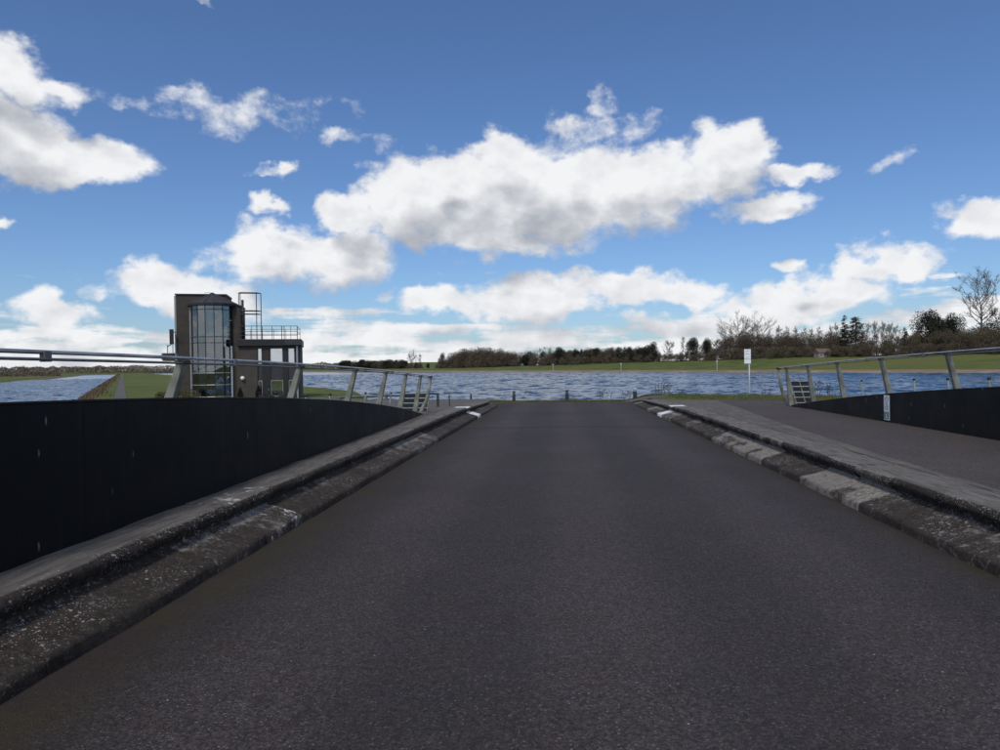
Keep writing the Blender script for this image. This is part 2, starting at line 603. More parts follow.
CH0 = nt(*atz(75, 405, WZ).xy)[0]
CH1 = nt(*atz(2, 383.6, WZ).xy)[0]
PATH_N = nt(*atz(119.5, 405, -1.75).xy)[0]
SPIT = [(-9, 20), (-2, 16.5), (6, 16.5), (12, 20), (17, 27), (16, 36), (6, 39.5), (-4, 40.5), (-11, 50), (-20, 75), (-29, 101), (-47, 129),
        far_xy(32.5, 420), far_xy(32.5, 3500), far_xy(CH0, 3500), far_xy(CH0, 300), far_xy(CH0, 108), far_xy(CH0 + 2, 60), (-20, 34)]
NEAR = [(-16, -15), (-6, -13), (8, -13), (18, -16), (40, -60), (-40, -60)]


def poly_sd(X, Y, poly):
    P = np.array(poly, float)
    Q = np.roll(P, -1, axis=0)
    best = np.full(X.shape, 1e9)
    inside = np.zeros(X.shape, bool)
    for (ax, ay), (bx, by) in zip(P, Q):
        dx, dy = bx - ax, by - ay
        u = np.clip(((X - ax) * dx + (Y - ay) * dy) / (dx * dx + dy * dy), 0, 1)
        best = np.minimum(best, np.hypot(X - ax - u * dx, Y - ay - u * dy))
        c = (ay > Y) != (by > Y)
        with np.errstate(divide='ignore', invalid='ignore'):
            xi = ax + (Y - ay) * dx / (dy if dy else 1e-9)
        inside ^= c & (X < xi)
    return np.where(inside, best, -best)


def sstep(x, a, b):
    u = np.clip((x - a) / (b - a), 0, 1)
    return u * u * (3 - 2 * u)


def lump(X, Y, s, ph):
    return (np.sin(X * s + ph) * np.cos(Y * s * 1.3 + ph * 2) + .5 * np.sin(X * s * 2.3 - Y * s * 1.9 + ph * 3)) / 1.5


def height(X, Y):
    X = np.asarray(X, float)
    Y = np.asarray(Y, float)
    N, T = nt(X, Y)
    spit = poly_sd(X, Y, SPIT)
    near = np.maximum(poly_sd(X, Y, NEAR), np.minimum(-150 - T, 1e9))
    left = CH1 - N + lump(X, Y, .05, 1.) * 1.5
    chan = np.minimum(T - 1000, 32.5 - N)
    far = N - 203 + lump(X, Y, .03, 2.) * 2
    lend = T - 1300
    dr = np.hypot(X, Y - 30)
    plat = -.27 + .31 * sstep(X, 3.1, 4.5) * sstep(Y, 22, 27) - 1.5 * sstep(dr, 11, 46) + .05 * lump(X, Y, .4, .3) * sstep(np.abs(X), 5, 9)
    plat = plat - .35 * sstep(-X, 5.5, 9) * sstep(Y, 27, 33) * (1 - sstep(Y, 44, 56))
    h = np.minimum(WZ + spit * .55, plat)
    h = np.maximum(h, np.minimum(WZ + near * .5, -.35))
    h = np.maximum(h, np.minimum(WZ + left * .3, -1.55 + .15 * lump(X, Y, .06, .7)))
    h = np.maximum(h, np.minimum(WZ + chan * .2, -1.5))
    h = np.maximum(h, np.minimum(WZ + lend * .1, 1.0))
    rise = .105 - .075 * sstep(T, 170, 620)
    fb = WZ + np.clip(far, -20, 14) * .10 + np.clip(far - 14, 0, 46) * rise + np.clip(far - 60, 0, 4000) * .0012
    hill = 12 * np.exp(-(((X + 285) / 120) ** 2 + ((Y - 1550) / 300) ** 2))
    fb = fb + hill * sstep(far, 100, 300)
    h = np.maximum(h, fb)
    return np.maximum(h, WZ - 2.0)


def hz(x, y):
    return float(height(np.array([x]), np.array([y]))[0])


def geo(a, b, n):
    return list(a * (b / a) ** (np.arange(n + 1) / n))


ns = sorted(set([-x for x in geo(45, 9000, 26)] + list(np.arange(-44, 45, 1.0)) + list(np.arange(48, 195, 12)) + list(np.arange(196, 290, 2.5)) + geo(292, 9000, 26)))
ts = sorted(set([-x for x in geo(62, 6000, 14)] + list(np.arange(-60, -8, 4)) + list(np.arange(-8, 150, 1.0)) + geo(150, 12000, 110)))
NG_, TG_ = np.meshgrid(np.array(ns), np.array(ts))
XG, YG = xy(NG_, TG_)
ZG = height(XG, YG)
nr, nc = NG_.shape
verts = np.stack([XG, YG, ZG], -1).reshape(-1, 3)
ii = (np.arange(nr - 1)[:, None] * nc + np.arange(nc - 1)[None, :]).reshape(-1)
faces = np.stack([ii, ii + 1, ii + nc + 1, ii + nc], -1)
me = bpy.data.meshes.new('ground')
me.from_pydata(verts.tolist(), [], faces.tolist())
me.polygons.foreach_set('use_smooth', [True] * len(me.polygons))
me.materials.append(M['ground'])
g_ = tag(obj('ground', me), kind='structure')

# water: a modelled chop where it is near, a flat sheet a hand below it beyond
wr = np.random.default_rng(3)
WAVES = []
for i in range(46):
    lam = 1.25 * (8.0 / 1.25) ** wr.random()
    th = R(-118) + wr.normal(0, .42)
    kk = 2 * math.pi / lam
    WAVES.append((kk * math.cos(th), kk * math.sin(th), wr.uniform(0, 6.28), 0.064 * lam ** .75 / 9 * wr.uniform(.5, 1.5)))


def wave_patch(n0, n1, t0, t1, step):
    a = np.arange(n0, n1 + step, step)
    c = np.arange(t0, t1 + step, step)
    A, C = np.meshgrid(a, c)
    X, Y = xy(A, C)
    Z = np.zeros_like(X)
    for (kx, ky, ph, am) in WAVES:
        s_ = np.sin(kx * X + ky * Y + ph)
        Z += am * (s_ + .35 * np.abs(s_))
    V_ = np.stack([X, Y, WZ + Z], -1).reshape(-1, 3)
    return V_, A.shape


vv_, ff_, base_i = [], [], 0
for args in ((20, 206, -30, 420, .5), (CH1 - 2, CH0 + 4, 20, 420, .5)):
    V_, (nr_, nc_) = wave_patch(*args)
    ii = (np.arange(nr_ - 1)[:, None] * nc_ + np.arange(nc_ - 1)[None, :]).reshape(-1) + base_i
    vv_.append(V_)
    ff_.append(np.stack([ii, ii + 1, ii + nc_ + 1, ii + nc_], -1))
    base_i += len(V_)
vv_.append(np.array([(-9000, -5000, WZ - .3), (9000, -5000, WZ - .3), (9000, 9000, WZ - .3), (-9000, 9000, WZ - .3)]))
vv_, ff_ = np.concatenate(vv_), np.concatenate(ff_ + [np.arange(base_i, base_i + 4)[None, :]])
me = bpy.data.meshes.new('lake')
me.vertices.add(len(vv_))
me.vertices.foreach_set('co', vv_.astype(np.float32).ravel())
me.loops.add(ff_.size)
me.loops.foreach_set('vertex_index', ff_.astype(np.int32).ravel())
me.polygons.add(len(ff_))
me.polygons.foreach_set('loop_start', (np.arange(len(ff_)) * 4).astype(np.int32))
me.polygons.foreach_set('use_smooth', [True] * len(ff_))
me.update()
me.validate()
me.materials.append(M['water'])
tag(obj('lake', me), kind='structure')

# ---------------------------------------------------------------- road, walkways, bridge deck
GR = -.0058
XL, XR = -2.68, 3.16


def rz(y):
    return GR * y


def strip(name, mtl, rows, kind='structure', thick=None):
    """rows: list of lists of points, swept into a sheet"""
    mb = MB()
    n = len(rows[0])
    for r_ in rows:
        mb.v += [tuple(p) for p in r_]
    for i in range(len(rows) - 1):
        for j in range(n - 1):
            a = i * n + j
            mb.f.append((a, a + 1, a + n + 1, a + n))
    return tag(mb.build(name, mtl, smooth=True), kind=kind)


YEND = 30.6
ys = [-13, -8, -4, 0, 3, 6, 9, 12, 15, 18, 21, 24, 27, 29, 30.6, 31.6, 32.8]
rows = []
for y in ys:
    ex = 0 if y <= 30.6 else (y - 30.6) * .25
    row = []
    for i in range(9):
        u = i / 8
        x = (XL - .05 - ex) * (1 - u) + (XR + .05 + ex) * u
        row.append((x, y, rz(y) + .035 * (1 - (2 * u - 1) ** 2) - .012))
    rows.append(row)
strip('road', M['asphalt'], rows)


def kerb_h(y):
    return .36 - .17 * max(0., min(1., (y - 21) / 9.5))


def walk_z(y):
    return rz(y) + kerb_h(y) - .004


def left_panel_x(y):
    return -3.40 - .026 * max(0, y - 4)


def right_panel_x(y):
    return 6.78 + .012 * (y - 11.5)


KT = .86                    # kerb stone width, road edge to back
yw = [-13, -8, -4, -2, 0, 2, 4, 6, 8, 10, 12, 14, 16, 18, 20, 22, 24, 26, 28, 30, 31.2]
rows = []
for y in yw:
    a, c = XR + .84, right_panel_x(y) + .25
    if y > 20:
        c += (y - 20) * .9
    if y > 26:
        c -= (y - 26) * 2.1
    rows.append([(a + (c - a) * i / 5, y, walk_z(y) - .006 - (.0 if y < 29 else .0)) for i in range(6)])
rows.append([(p[0], 32.6, .015) for i, p in enumerate(rows[-1])])
strip('walkway', M['walk_asphalt'], rows)
rows = []
for y in yw:
    a, c = left_panel_x(y) - .3 - max(0, y - 20) * .6, XL - .45
    rows.append([(a + (c - a) * i / 5, y, walk_z(y) - .006) for i in range(6)])
rows.append([(p[0] - ((5 - i) * .3), 32.6, .015) for i, p in enumerate(rows[-1])])
strip('walkway', M['pave'], rows)
rows = []
for y in yw:
    a, c = XR + KT + .004, 4.05 + .028 * max(0, y - 5) + .0028 * max(0, y - 5) ** 2
    c = max(c, a + .02)
    rows.append([(a + (c - a) * i / 4, y, walk_z(y) - .001) for i in range(5)])
strip('pavement', M['pave'], rows)

# bridge deck and girders below
M['deck'] = mat('deck_concrete', (.22, .21, .2), .9, .3, 1.5, bump=.4)
bd = empty('bridge', (0, 0, -.2))
tag(bd, 'low concrete road bridge carrying the dark asphalt road over the channel', 'bridge')
MB().box(-4.1, 7.4, -13, 19, -.35, -.06).build('deck', M['deck'], bd)
for gx in (-3.2, -.9, 1.4, 3.7, 6.0):
    MB().box(gx - .2, gx + .2, -13, 18.5, -1.1, -.352).build('girder', M['deck'], bd)
for gy in (-13.4, 18.0):
    MB().box(-4.3, 7.1, gy - .4, gy + .4, -3.6, -1.102).build('abutment', M['deck'], bd)

# ---------------------------------------------------------------- kerbs of single stones
PROF = [(0, -.12), (0, .055), (.012, .078), (.05, .092), (.20, .132), (.325, .168), (.36, .180), (.386, .200), (.378, .232), (.345, .262),
        (.328, .295), (.336, .328), (.365, .352), (.40, .36), (.55, .362), (.70, .361), (KT - .02, .36), (KT, .345), (KT, -.12)]
SL = .914


def stone_mesh(seed, wear):
    r = random.Random(seed)
    segs = 7
    mb = MB()
    n = len(PROF)
    ph = [r.uniform(0, 6) for _ in range(6)]
    for i in range(segs + 1):
        u = i / segs
        y = (u - .5) * (SL - .006)
        end = min(u, 1 - u)
        for j, (x, z) in enumerate(PROF):
            jx = .006 * math.sin(ph[0] + 5 * u + j) + r.uniform(-.0035, .0035)
            jz = .005 * math.sin(ph[1] + 4 * u + j * .7) + r.uniform(-.003, .003)
            k = 0
            if end < .01:
                k = .0015           # arris rounded at the joints
            cx = .5
            xx = x + jx + (k if x < .4 else 0)
            zz = z + (jz - k * .6 if 0 < j < n - 1 else 0)
            if 7 <= j <= 13 and wear:
                zz -= wear * max(0, math.sin(ph[2] + 3.1 * u)) * .5
                xx += wear * max(0, math.sin(ph[3] + 4.2 * u))
            mb.v.append((xx, y, zz))
    for i in range(segs):
        for j in range(n - 1):
            a = i * n + j
            mb.f.append((a, a + n, a + n + 1, a + 1))
    e0 = len(mb.v)
    mb.v += mb.v[:n] + mb.v[segs * n:segs * n + n]
    mb.f.append(tuple(e0 + j for j in range(n)))
    mb.f.append(tuple(e0 + n + j for j in range(n))[::-1])
    me = mb.mesh('kerb_stone', True)
    me.materials.append(M['kerb'])
    return me


SMS = [stone_mesh(s, w) for s, w in ((1, 0), (2, .006), (3, .010), (4, .014), (5, .004))]


def kerb_line(side, label):
    mb = MB()
    for y0, y1 in zip(yw[:-1], yw[1:]):
        if y0 >= 30:
            break
        y1 = min(y1, 30.3)
        xs = (XR + .03, XR + .82) if side > 0 else (XL - .82, XL - .03)
        i = len(mb.v)
        for y in (y0, y1):
            for (x, zt) in ((xs[0], .04 if side > 0 else kerb_h(y) - .03), (xs[0] + .36 if side > 0 else xs[1] - .36, .12), (xs[0] + .40 if side > 0 else xs[1] - .40, kerb_h(y) - .03) , (xs[1], kerb_h(y) - .03 if side > 0 else .04)):
                mb.v.append((x, y, rz(y) + zt))
        # order across differs per side but the sheet is the same
        if side < 0:
            # outer top, inner top, slab, road edge
            pts = []
            for y in (y0, y1):
                pts += [(xs[0], y, rz(y) + kerb_h(y) - .03), (xs[1] - .40, y, rz(y) + kerb_h(y) - .03), (xs[1] - .36, y, rz(y) + .12), (xs[1], y, rz(y) + .04)]
            mb.v[i:] = pts
        for j in range(3):
            mb.f.append((i + j, i + j + 1, i + j + 5, i + j + 4))
    base = mb.build('kerb', M['mortar'])
    tag(base, kind='structure')
    y = -7.3 if side > 0 else -7.1
    k = 0
    while y < 30.3:
        me_ = SMS[(k * 7 + (3 if side > 0 else 0)) % len(SMS)]
        o = obj('kerb_stone', me_, base)
        o.location = (XR if side > 0 else XL, y, rz(y))
        o.rotation_euler = (math.atan(GR) * side + random.uniform(-.004, .004), random.uniform(-.003, .003), (0 if side > 0 else math.pi) + random.uniform(-.004, .004))
        o.location.x += random.uniform(-.004, .004)
        o.location.z += random.uniform(-.004, .003)
        o.scale = (1, 1, kerb_h(y) / .36)
        cl = 0.0
        paint = 0.0
        if side > 0:
            if 11.2 < y < 13.2 or 7.6 < y < 8.6:
                cl = .95
            elif 13 < y < 15 or 8.6 < y < 9.3:
                cl = .7
            elif y > 15:
                cl = random.choice((0, .1, .3, .6))
            else:
                cl = random.choice((0, .1, .25))
            if abs(y - 22.6) < .46:
                paint = 1.0
        else:
            cl = random.choice((0, 0, .12, .2))
            if abs(y - 6.7) < .46:
                cl, paint = .5, .14
            if abs(y - 22.8) < .46:
                paint = 1.0
            if 12.5 < y < 15:
                cl = .4
        o.color = (cl, paint, random.random(), 1)
        y += SL
        k += 1


kerb_line(1, '')
kerb_line(-1, '')

# ---------------------------------------------------------------- parapets
def panel_mat():
    m = bpy.data.materials.new('black_painted_steel')
    m.use_nodes = True
    k = NG(m.node_tree)
    bs = k.n['Principled BSDF']
    P = k.new('ShaderNodeNewGeometry').outputs['Position']
    n1 = k.noise(P, 1.3, 5, .6)
    st = k.noise(k.vm('MULTIPLY', P, (5, 5, .5)), 2.2, 5, .6)
    z = k.new('ShaderNodeSeparateXYZ', {0: P}).outputs[2]
    c = k.mix(k.ss(n1, .3, .7), (.0035, .0038, .0046), (.006, .0062, .007))
    c = k.mix(k.m('MULTIPLY', k.ss(st, .52, .75), .5), c, (.020, .020, .021))
    # bird lime: short pale runs
    q = k.vm('MULTIPLY', P, (3.2, 3.2, .85))
    vd = k.vor(q, 2.6)
    vc = k.new('ShaderNodeSeparateColor', {0: k.vor(q, 2.6, 'Color')}).outputs[0]
    dr = k.m('MULTIPLY', k.ss(k.m('ADD', vd, k.m('MULTIPLY', k.m('SUBTRACT', k.noise(P, 22, 4, .6), .5), .16)), .105, .05), k.ss(vc, .40, .45))
    c = k.mix(k.m('MULTIPLY', dr, .65), c, (.26, .26, .25))
    k.put(bs.inputs['Base Color'], c)
    k.put(bs.inputs['Roughness'], k.ss(n1, .3, .7, .5, .65))
    bs.inputs['Specular IOR Level'].default_value = .16
    b = k.new('ShaderNodeBump', {'Height': k.noise(P, 2.0, 3, .5), 'Strength': .25, 'Distance': .02})
    k.put(bs.inputs['Normal'], b.outputs[0])
    return m


M['panel'] = panel_mat()
M['post'] = mat('weathered_grey_green_steel', (.20, .205, .165), .6, .35, 5, metal=.1, bump=.2, bscale=60)
M['post_cap'] = mat('dark_post_cap', (.02, .018, .018), .6, .3, 8)
M['steel'] = mat('brushed_steel_tube', (.46, .46, .45), .42, .3, 3, metal=.7)
M['steel_dark'] = mat('dull_steel_tube', (.16, .16, .17), .5, .3, 4, metal=.5)
M['wire'] = mat('galvanised_wire', (.42, .44, .42), .5, .2, 6, metal=.4)


def panel_top(y, side=-1):
    return 1.40 - .00318 * y * y if side < 0 else 1.438 - .00256 * y * y


def rail_z(y, side):
    return (1.69 if side < 0 else 1.83) - (.00105 if side < 0 else .00093) * y * y


post_ys_l = [3.55 - 2.55 * 3, 3.55 - 2.55 * 2, 3.55 - 2.55, 3.55, 6.1, 9.2, 12.0, 14.4, 16.6, 18.6]
post_ys_r = [5.0, 7.6, 10.25, 12.88, 15.49, 17.93, 20.06, 21.98]


def parapet(side, post_ys, end_y, label):
    px = left_panel_x if side < 0 else right_panel_x
    root = empty('bridge_parapet', (px(5), 5, 0))
    tag(root, label, 'parapet', 'bridge parapets')
    off = Vector(root.location)
    PEND = 19.6 if side < 0 else 21.9

    def L(p):
        return Vector(p) - off
    # plates
    y = -5.0
    W = 2.44
    while y < PEND - .05:
        y1 = min(y + W - .003, PEND)
        mb = MB()
        n = 8
        th = .022
        inner, outer = [], []
        for i in range(n + 1):
            yy = y + (y1 - y) * i / n
            x = px(yy)
            zb = rz(yy) + kerb_h(yy) - .12
            zt = max(panel_top(yy, side), zb + .05)
            for (xx, ) in ((x,), (x + side * th,)):
                mb.v.append(tuple(L((xx, yy, zb))))
                mb.v.append(tuple(L((xx, yy, zt))))
        for i in range(n):
            a = i * 4
            c = a + 4
            mb.f += [(a, a + 1, c + 1, c), (a + 2, c + 2, c + 3, a + 3), (a + 1, a + 3, c + 3, c + 1), (a, c, c + 2, a + 2)]
        mb.f += [(0, 2, 3, 1), (n * 4, n * 4 + 1, n * 4 + 3, n * 4 + 2)]
        mb.build('plate', M['panel'], root)
        y += W
    # capping angle along the top
    mb = MB()
    pts = [L((px(yy) + side * .012, yy, panel_top(yy, side) + .008)) for yy in np.linspace(-5, PEND - .3, 40)]
    mb.tube(pts, .016, 6)
    mb.build('capping', M['panel'], root)
    # posts: flat tapering blades standing outside the plates, leaning in over the walkway
    lean = -side
    tops = []
    for k, yy in enumerate(post_ys):
        x = px(yy)
        zr = rail_z(yy, side)
        zt = zr - .03
        zb = rz(yy) - .05
        wb, wt = .17, .085
        zm = panel_top(yy, side)
        ln = .46 * (1 - max(0, yy) / 30)
        tx = x - side * .035        # head
        bx = tx + side * ln * (zt - zb)            # foot
        mb = MB()
        pr = [(bx, zb, wb), (tx + side * ln * (zt - zb) * .5, (zb + zt) / 2, (wb + wt) / 2 + .02), (tx, zt, wt)]
        th = .042
        i0 = len(mb.v)
        for (cx, cz, w) in pr:
            for sx in (-.5, .5):
                for sy in (-.5, .5):
                    mb.v.append(tuple(L((cx + sx * w * .8, yy + sy * th * 2.2, cz))))
        for q in range(len(pr) - 1):
            a = i0 + q * 4
            c = a + 4
            mb.f += [(a, a + 1, c + 1, c), (a + 1, a + 3, c + 3, c + 1), (a + 3, a + 2, c + 2, c + 3), (a + 2, a, c, c + 2)]
        e = i0 + (len(pr) - 1) * 4
        mb.f += [(i0, i0 + 2, i0 + 3, i0 + 1), (e, e + 1, e + 3, e + 2)]
        po = mb.build('post', M['post'], root, bevel=.006)
        # dark saddle that carries the tubes, and bolts low on the blade
        MB().box(*(lambda c: (c.x - .05, c.x + .05, c.y - .055, c.y + .055, c.z - .012, c.z + .02))(L((tx, yy, zt)))).build('saddle', M['post_cap'], po, bevel=.004)
        for q in range(2):
            c = L((bx + (tx - bx) * .5 - side * .06, yy + (q - .5) * .07, zb + (zt - zb) * .48))
            MB().tube([c, c + Vector((-side * .02, 0, 0))], .012, 6).build('bolt', M['steel_dark'], po)
        tops.append(tx)
    # curved end post
    yy = end_y
    x = px(yy)
    zr = rail_z(yy, side)
    pts = []
    for (du, z) in ((.42, rz(yy) - .1), (.27, rz(yy) + .35), (.10, rz(yy) + .68), (.03, rz(yy) + .95), (-.03, zr - .02)):
        pts.append(L((x + side * du, yy, z)))
    mb = MB()
    mb.tube(pts, [.065, .062, .055, .048, .045], 8)
    po = mb.build('end_post', M['post'], root, smooth=True)
    MB().box(*(lambda c: (c.x - .06, c.x + .06, c.y - .06, c.y + .06, c.z, c.z + .05))(pts[-1])).build('saddle', M['post_cap'], po, bevel=.004)
    # two tubes
    yy = np.linspace(-5, end_y + .02, 48)
    mb = MB()
    mb.tube([L((px(v) - side * .035, v, rail_z(v, side) + .012)) for v in yy], .015, 10)
    mb.build('handrail', M['steel'], root, smooth=True)
    yy = np.linspace(-5, end_y - .4, 48)
    mb = MB()
    mb.tube([L((px(v) - side * .06, v, rail_z(v, side) - .036)) for v in yy], .0105, 8)
    mb.build('lower_rail', M['steel_dark'], root, smooth=True)
    for k in range(len(post_ys) - 1):
        v = (post_ys[k] + post_ys[k + 1]) / 2 - .5
        c = L((px(v) - side * .047, v, rail_z(v, side) - .012))
        MB().box(c.x - .02, c.x + .02, c.y - .03, c.y + .03, c.z - .04, c.z + .03).build('bracket', M['steel_dark'], root)
    return root


parapet(-1, post_ys_l, 20.3, 'tall black bridge parapet with leaning steel posts, on the left beside the glazed tower')
parapet(1, post_ys_r, 22.8, 'black bridge parapet with leaning steel posts across the wide walkway, carrying the white plate')


# low wire fences outside the parapets, each with a dark slatted end screen
M['screen'] = mat('dark_screen_mesh', (.008, .010, .012), .7, .3, 20)


def wire_fence(side, y0, y1, label):
    px = left_panel_x if side < 0 else right_panel_x
    root = empty('wire_fence', (px(15) + side * .9, 15, 0))
    tag(root, label, 'fence', 'wire fences outside the parapets')
    off = Vector(root.location)
    ysp = np.arange(y0, y1 + .01, 1.35)
    for v in ysp:
        x = px(v) + side * .75
        top = .62 + rail_z(v, side) - 1.35 + .25
        mb = MB()
        mb.tube([Vector((x + side * .14, v, -.35)) - off, Vector((x, v, top)) - off], .020, 8)
        p = mb.build('post', M['post'], root, smooth=True)
        MB().tube([Vector((x, v, top)) - off, Vector((x - side * .004, v, top + .04)) - off], .027, 8).build('cap', M['post_cap'], p, smooth=True)
    for q in range(3):
        mb = MB()
        mb.tube([Vector((px(v) + side * (.77 + .04 * q), v, .86 + rail_z(v, side) - 1.35 - .17 * q - .03)) - off for v in np.linspace(y0, y1, 20)], .007, 5)
        mb.build('wire', M['wire'], root)


wire_fence(-1, 9.0, 19.9, 'low wire fence with capped posts outside the left parapet')
wire_fence(1, 9.0, 20.0, 'low wire fence with capped posts outside the right parapet, in front of the lake')


def screen(pa, pb, h, lean, label):
    """upright screen of dark panes in a pale grid, 2 x 5"""
    A, B = Vector(pa), Vector(pb)
    u = (B - A)
    u.z = 0
    w = u.length
    u.normalize()
    root = empty('railing_screen', A)
    tag(root, label, 'screen', 'grid screens at the bridge ends')
    vv = Vector((lean, 0, 1))
    nn = u.cross(vv).normalized()

    def bar(a0, b0, a1, b1, t, name, m_, th):
        d = Vector((a1 - a0, b1 - b0))
        d.normalize()
        s = Vector((-d.y, d.x)) * t / 2
        poly = [(a0 - s.x, b0 - s.y), (a1 - s.x, b1 - s.y), (a1 + s.x, b1 + s.y), (a0 + s.x, b0 + s.y)]
        MB().prism(poly, u, vv, nn, th).build(name, m_, root)
    for i in range(2):
        for j in range(5):
            a0, a1 = w * i / 2 + .02, w * (i + 1) / 2 - .02
            b0, b1 = h * j / 5 + .016, h * (j + 1) / 5 - .016
            MB().prism([(a0, b0), (a1, b0), (a1, b1), (a0, b1)], u, vv, nn, .012).build('pane', M['screen'], root)
    for i in range(3):
        bar(w * i / 2, 0, w * i / 2, h, .028, 'upright', M['post'], .03)
    for j in range(6):
        bar(-.017, h * j / 5, w + .017, h * j / 5, .016, 'bar', M['wire'], .036)


p0 = at(789, 407, 20.3)
screen((7.30, 22.3, .12), (7.84, 22.3, .12), .84, -.26, 'dark grid screen at the end of the right parapet')
screen((-4.85, 20.9, .02), (-4.05, 20.9, .02), .74, .14, 'dark grid screen at the end of the left parapet')

# waymark plate on the right parapet
M['white_sign'] = mat('white_enamel', (.78, .80, .78), .4, .08, 6)
M['teal_sign'] = mat('teal_enamel', (.16, .26, .25), .4, .1, 6)
M['sign_ink'] = mat('dark_print', (.10, .13, .15), .5, .1, 6)


def waymark():
    c = at(883.5, 407, 13.4)
    yc = 15.3
    x = right_panel_x(yc) - .012
    zt, zb = panel_top(yc, 1) - .015, None
    zc = zt
    H, W = .52, .25
    root = empty('waymark_plate', (x, yc, zt - H))
    tag(root, 'narrow white and teal waymark plate fixed to the right parapet', 'sign')
    u, v, n = Vector((0, -1, 0)), Vector((0, 0, 1)), Vector((-1, 0, 0))
    MB().prism([(-W / 2, 0), (W / 2, 0), (W / 2, H), (-W / 2, H)], u, v, n, .006).build('plate', M['white_sign'], root)
    MB().prism([(-W / 2 + .01, .02), (W / 2 - .01, .02), (W / 2 - .01, .17), (-W / 2 + .01, .17)], u, v, n, .003, n * .0052).build('teal_square', M['teal_sign'], root)

    def stroke(pts, t, m_, o_):
        mb = MB()
        for (a, b_) in zip(pts[:-1], pts[1:]):
            d = Vector((b_[0] - a[0], b_[1] - a[1]))
            d.normalize()
            s = Vector((-d.y, d.x)) * t / 2
            e = d * t * .4
            mb.prism([(a[0] - s.x - e.x, a[1] - s.y - e.y), (b_[0] - s.x + e.x, b_[1] - s.y + e.y), (b_[0] + s.x + e.x, b_[1] + s.y + e.y), (a[0] + s.x - e.x, a[1] + s.y - e.y)], u, v, n, .002, n * o_)
        return mb
    arc = [(.066 * math.sin(a), .43 + .048 * math.cos(a)) for a in np.linspace(-2.3, 2.6, 14)]
    stroke(arc, .010, M['sign_ink'], .0045).build('symbol', M['sign_ink'], root)
    stroke([(-.005, .39), (-.02, .36), (.012, .345), (.045, .285)], .010, M['sign_ink'], .0047).build('symbol', M['sign_ink'], root)
    arc = [(.005 + .06 * math.sin(a), .27 + .045 * math.cos(a)) for a in np.linspace(1.2, 5.0, 12)]
    stroke(arc, .010, M['sign_ink'], .0049).build('symbol', M['sign_ink'], root)
    stroke([(-.015, .335), (.02, .26)], .009, M['sign_ink'], .0051).build('symbol', M['sign_ink'], root)
    stroke([(0, .125), (0, .09), (-.03, .065), (.035, .055), (.045, .04)], .02, M['white_sign'], .0082).build('figure', M['white_sign'], root)


waymark()

# ---------------------------------------------------------------- paths on the spit
def on_ground(poly_center, half, name, mtl, lift=.03, wn=4):
    rows = []
    P = [Vector((p[0], p[1], 0)) for p in poly_center]
    for i, p in enumerate(P):
        d = (P[min(i + 1, len(P) - 1)] - P[max(i - 1, 0)]).normalized()
        s = Vector((-d.y, d.x, 0))
        hw = half[i] if isinstance(half, list) else half
        row = []
        for j in range(wn + 1):
            q = p + s * hw * (1 - 2 * j / wn)
            row.append((q.x, q.y, hz(q.x, q.y) + lift))
        rows.append(row)
    return strip(name, mtl, rows)


pts = [xy(PATH_N, t) for t in [46, 50, 55, 60, 66, 73, 80, 90, 100, 115, 130, 150, 180, 220, 270, 340, 430, 550, 700, 900]]
on_ground(pts, .66, 'path', M['path_asphalt'])
pts = [(-5 - 1.2 * i, 33.5 + 2.4 * i) for i in range(18)]
on_ground(pts, 2.6, 'forecourt', M['path_asphalt'], lift=.02)
pts = [(x, 33.3 - (.0 if x < 3 else .12 * (x - 3))) for x in np.arange(-7, 5.1, 1.0)]
on_ground(pts, .75, 'path', M['path_asphalt'], lift=.025)

# ---------------------------------------------------------------- glazed tower
M['brick'] = mat('dark_brown_brick', (.050, .042, .033), .85, .22, 1.2, bump=.3, bscale=12)
M['brick_low'] = mat('brown_brick', (.058, .050, .041), .85, .22, 1.2, bump=.3, bscale=12)
M['pale_side'] = mat('pale_side_tone', (.30, .31, .29), .7, .12, 2)
M['slate'] = mat('slate_roof', (.035, .034, .04), .7, .3, 4, bump=.4, bscale=14)
M['dark_metal'] = mat('dark_grey_metal', (.026, .026, .029), .5, .2, 4, metal=.3)
M['light_metal'] = mat('pale_grey_metal', (.36, .37, .38), .45, .15, 4, metal=.3)
M['interior'] = mat('interior_wall', (.30, .29, .27), .8, .15, 1.5)
M['brown_panel'] = mat('dark_red_brown_panel', (.035, .018, .014), .5, .2, 2)
M['beige'] = mat('beige_plinth', (.24, .21, .17), .85, .2, 2)


def glass_mat(name, tint, trans, rough=.03):
    m = bpy.data.materials.new(name)
    m.use_nodes = True
    k = NG(m.node_tree)
    for n in list(k.n):
        k.n.remove(n)
    fr = k.new('ShaderNodeFresnel', {'IOR': 1.55})
    tr = k.new('ShaderNodeBsdfTransparent', {'Color': (*tint, 1)})
    gl = k.new('ShaderNodeBsdfGlossy', {'Color': (.9, .95, 1, 1), 'Roughness': rough})
    P = k.new('ShaderNodeNewGeometry').outputs['Position']
    k.put(gl.inputs['Normal'], k.new('ShaderNodeBump', {'Height': k.noise(P, .6, 2, .5), 'Strength': .12, 'Distance': .1}).outputs[0])
    f = k.m('ADD', k.m('MULTIPLY', fr.outputs[0], 1.0), trans, clamp=True)
    mx = k.new('ShaderNodeMixShader', {0: f, 1: tr.outputs[0], 2: gl.outputs[0]})
    k.new('ShaderNodeOutputMaterial', {0: mx.outputs[0]})
    return m


M['glass'] = glass_mat('tower_glass', (.62, .68, .68), .10)
M['window_glass'] = glass_mat('reflective_window_glass', (.35, .42, .42), .52)


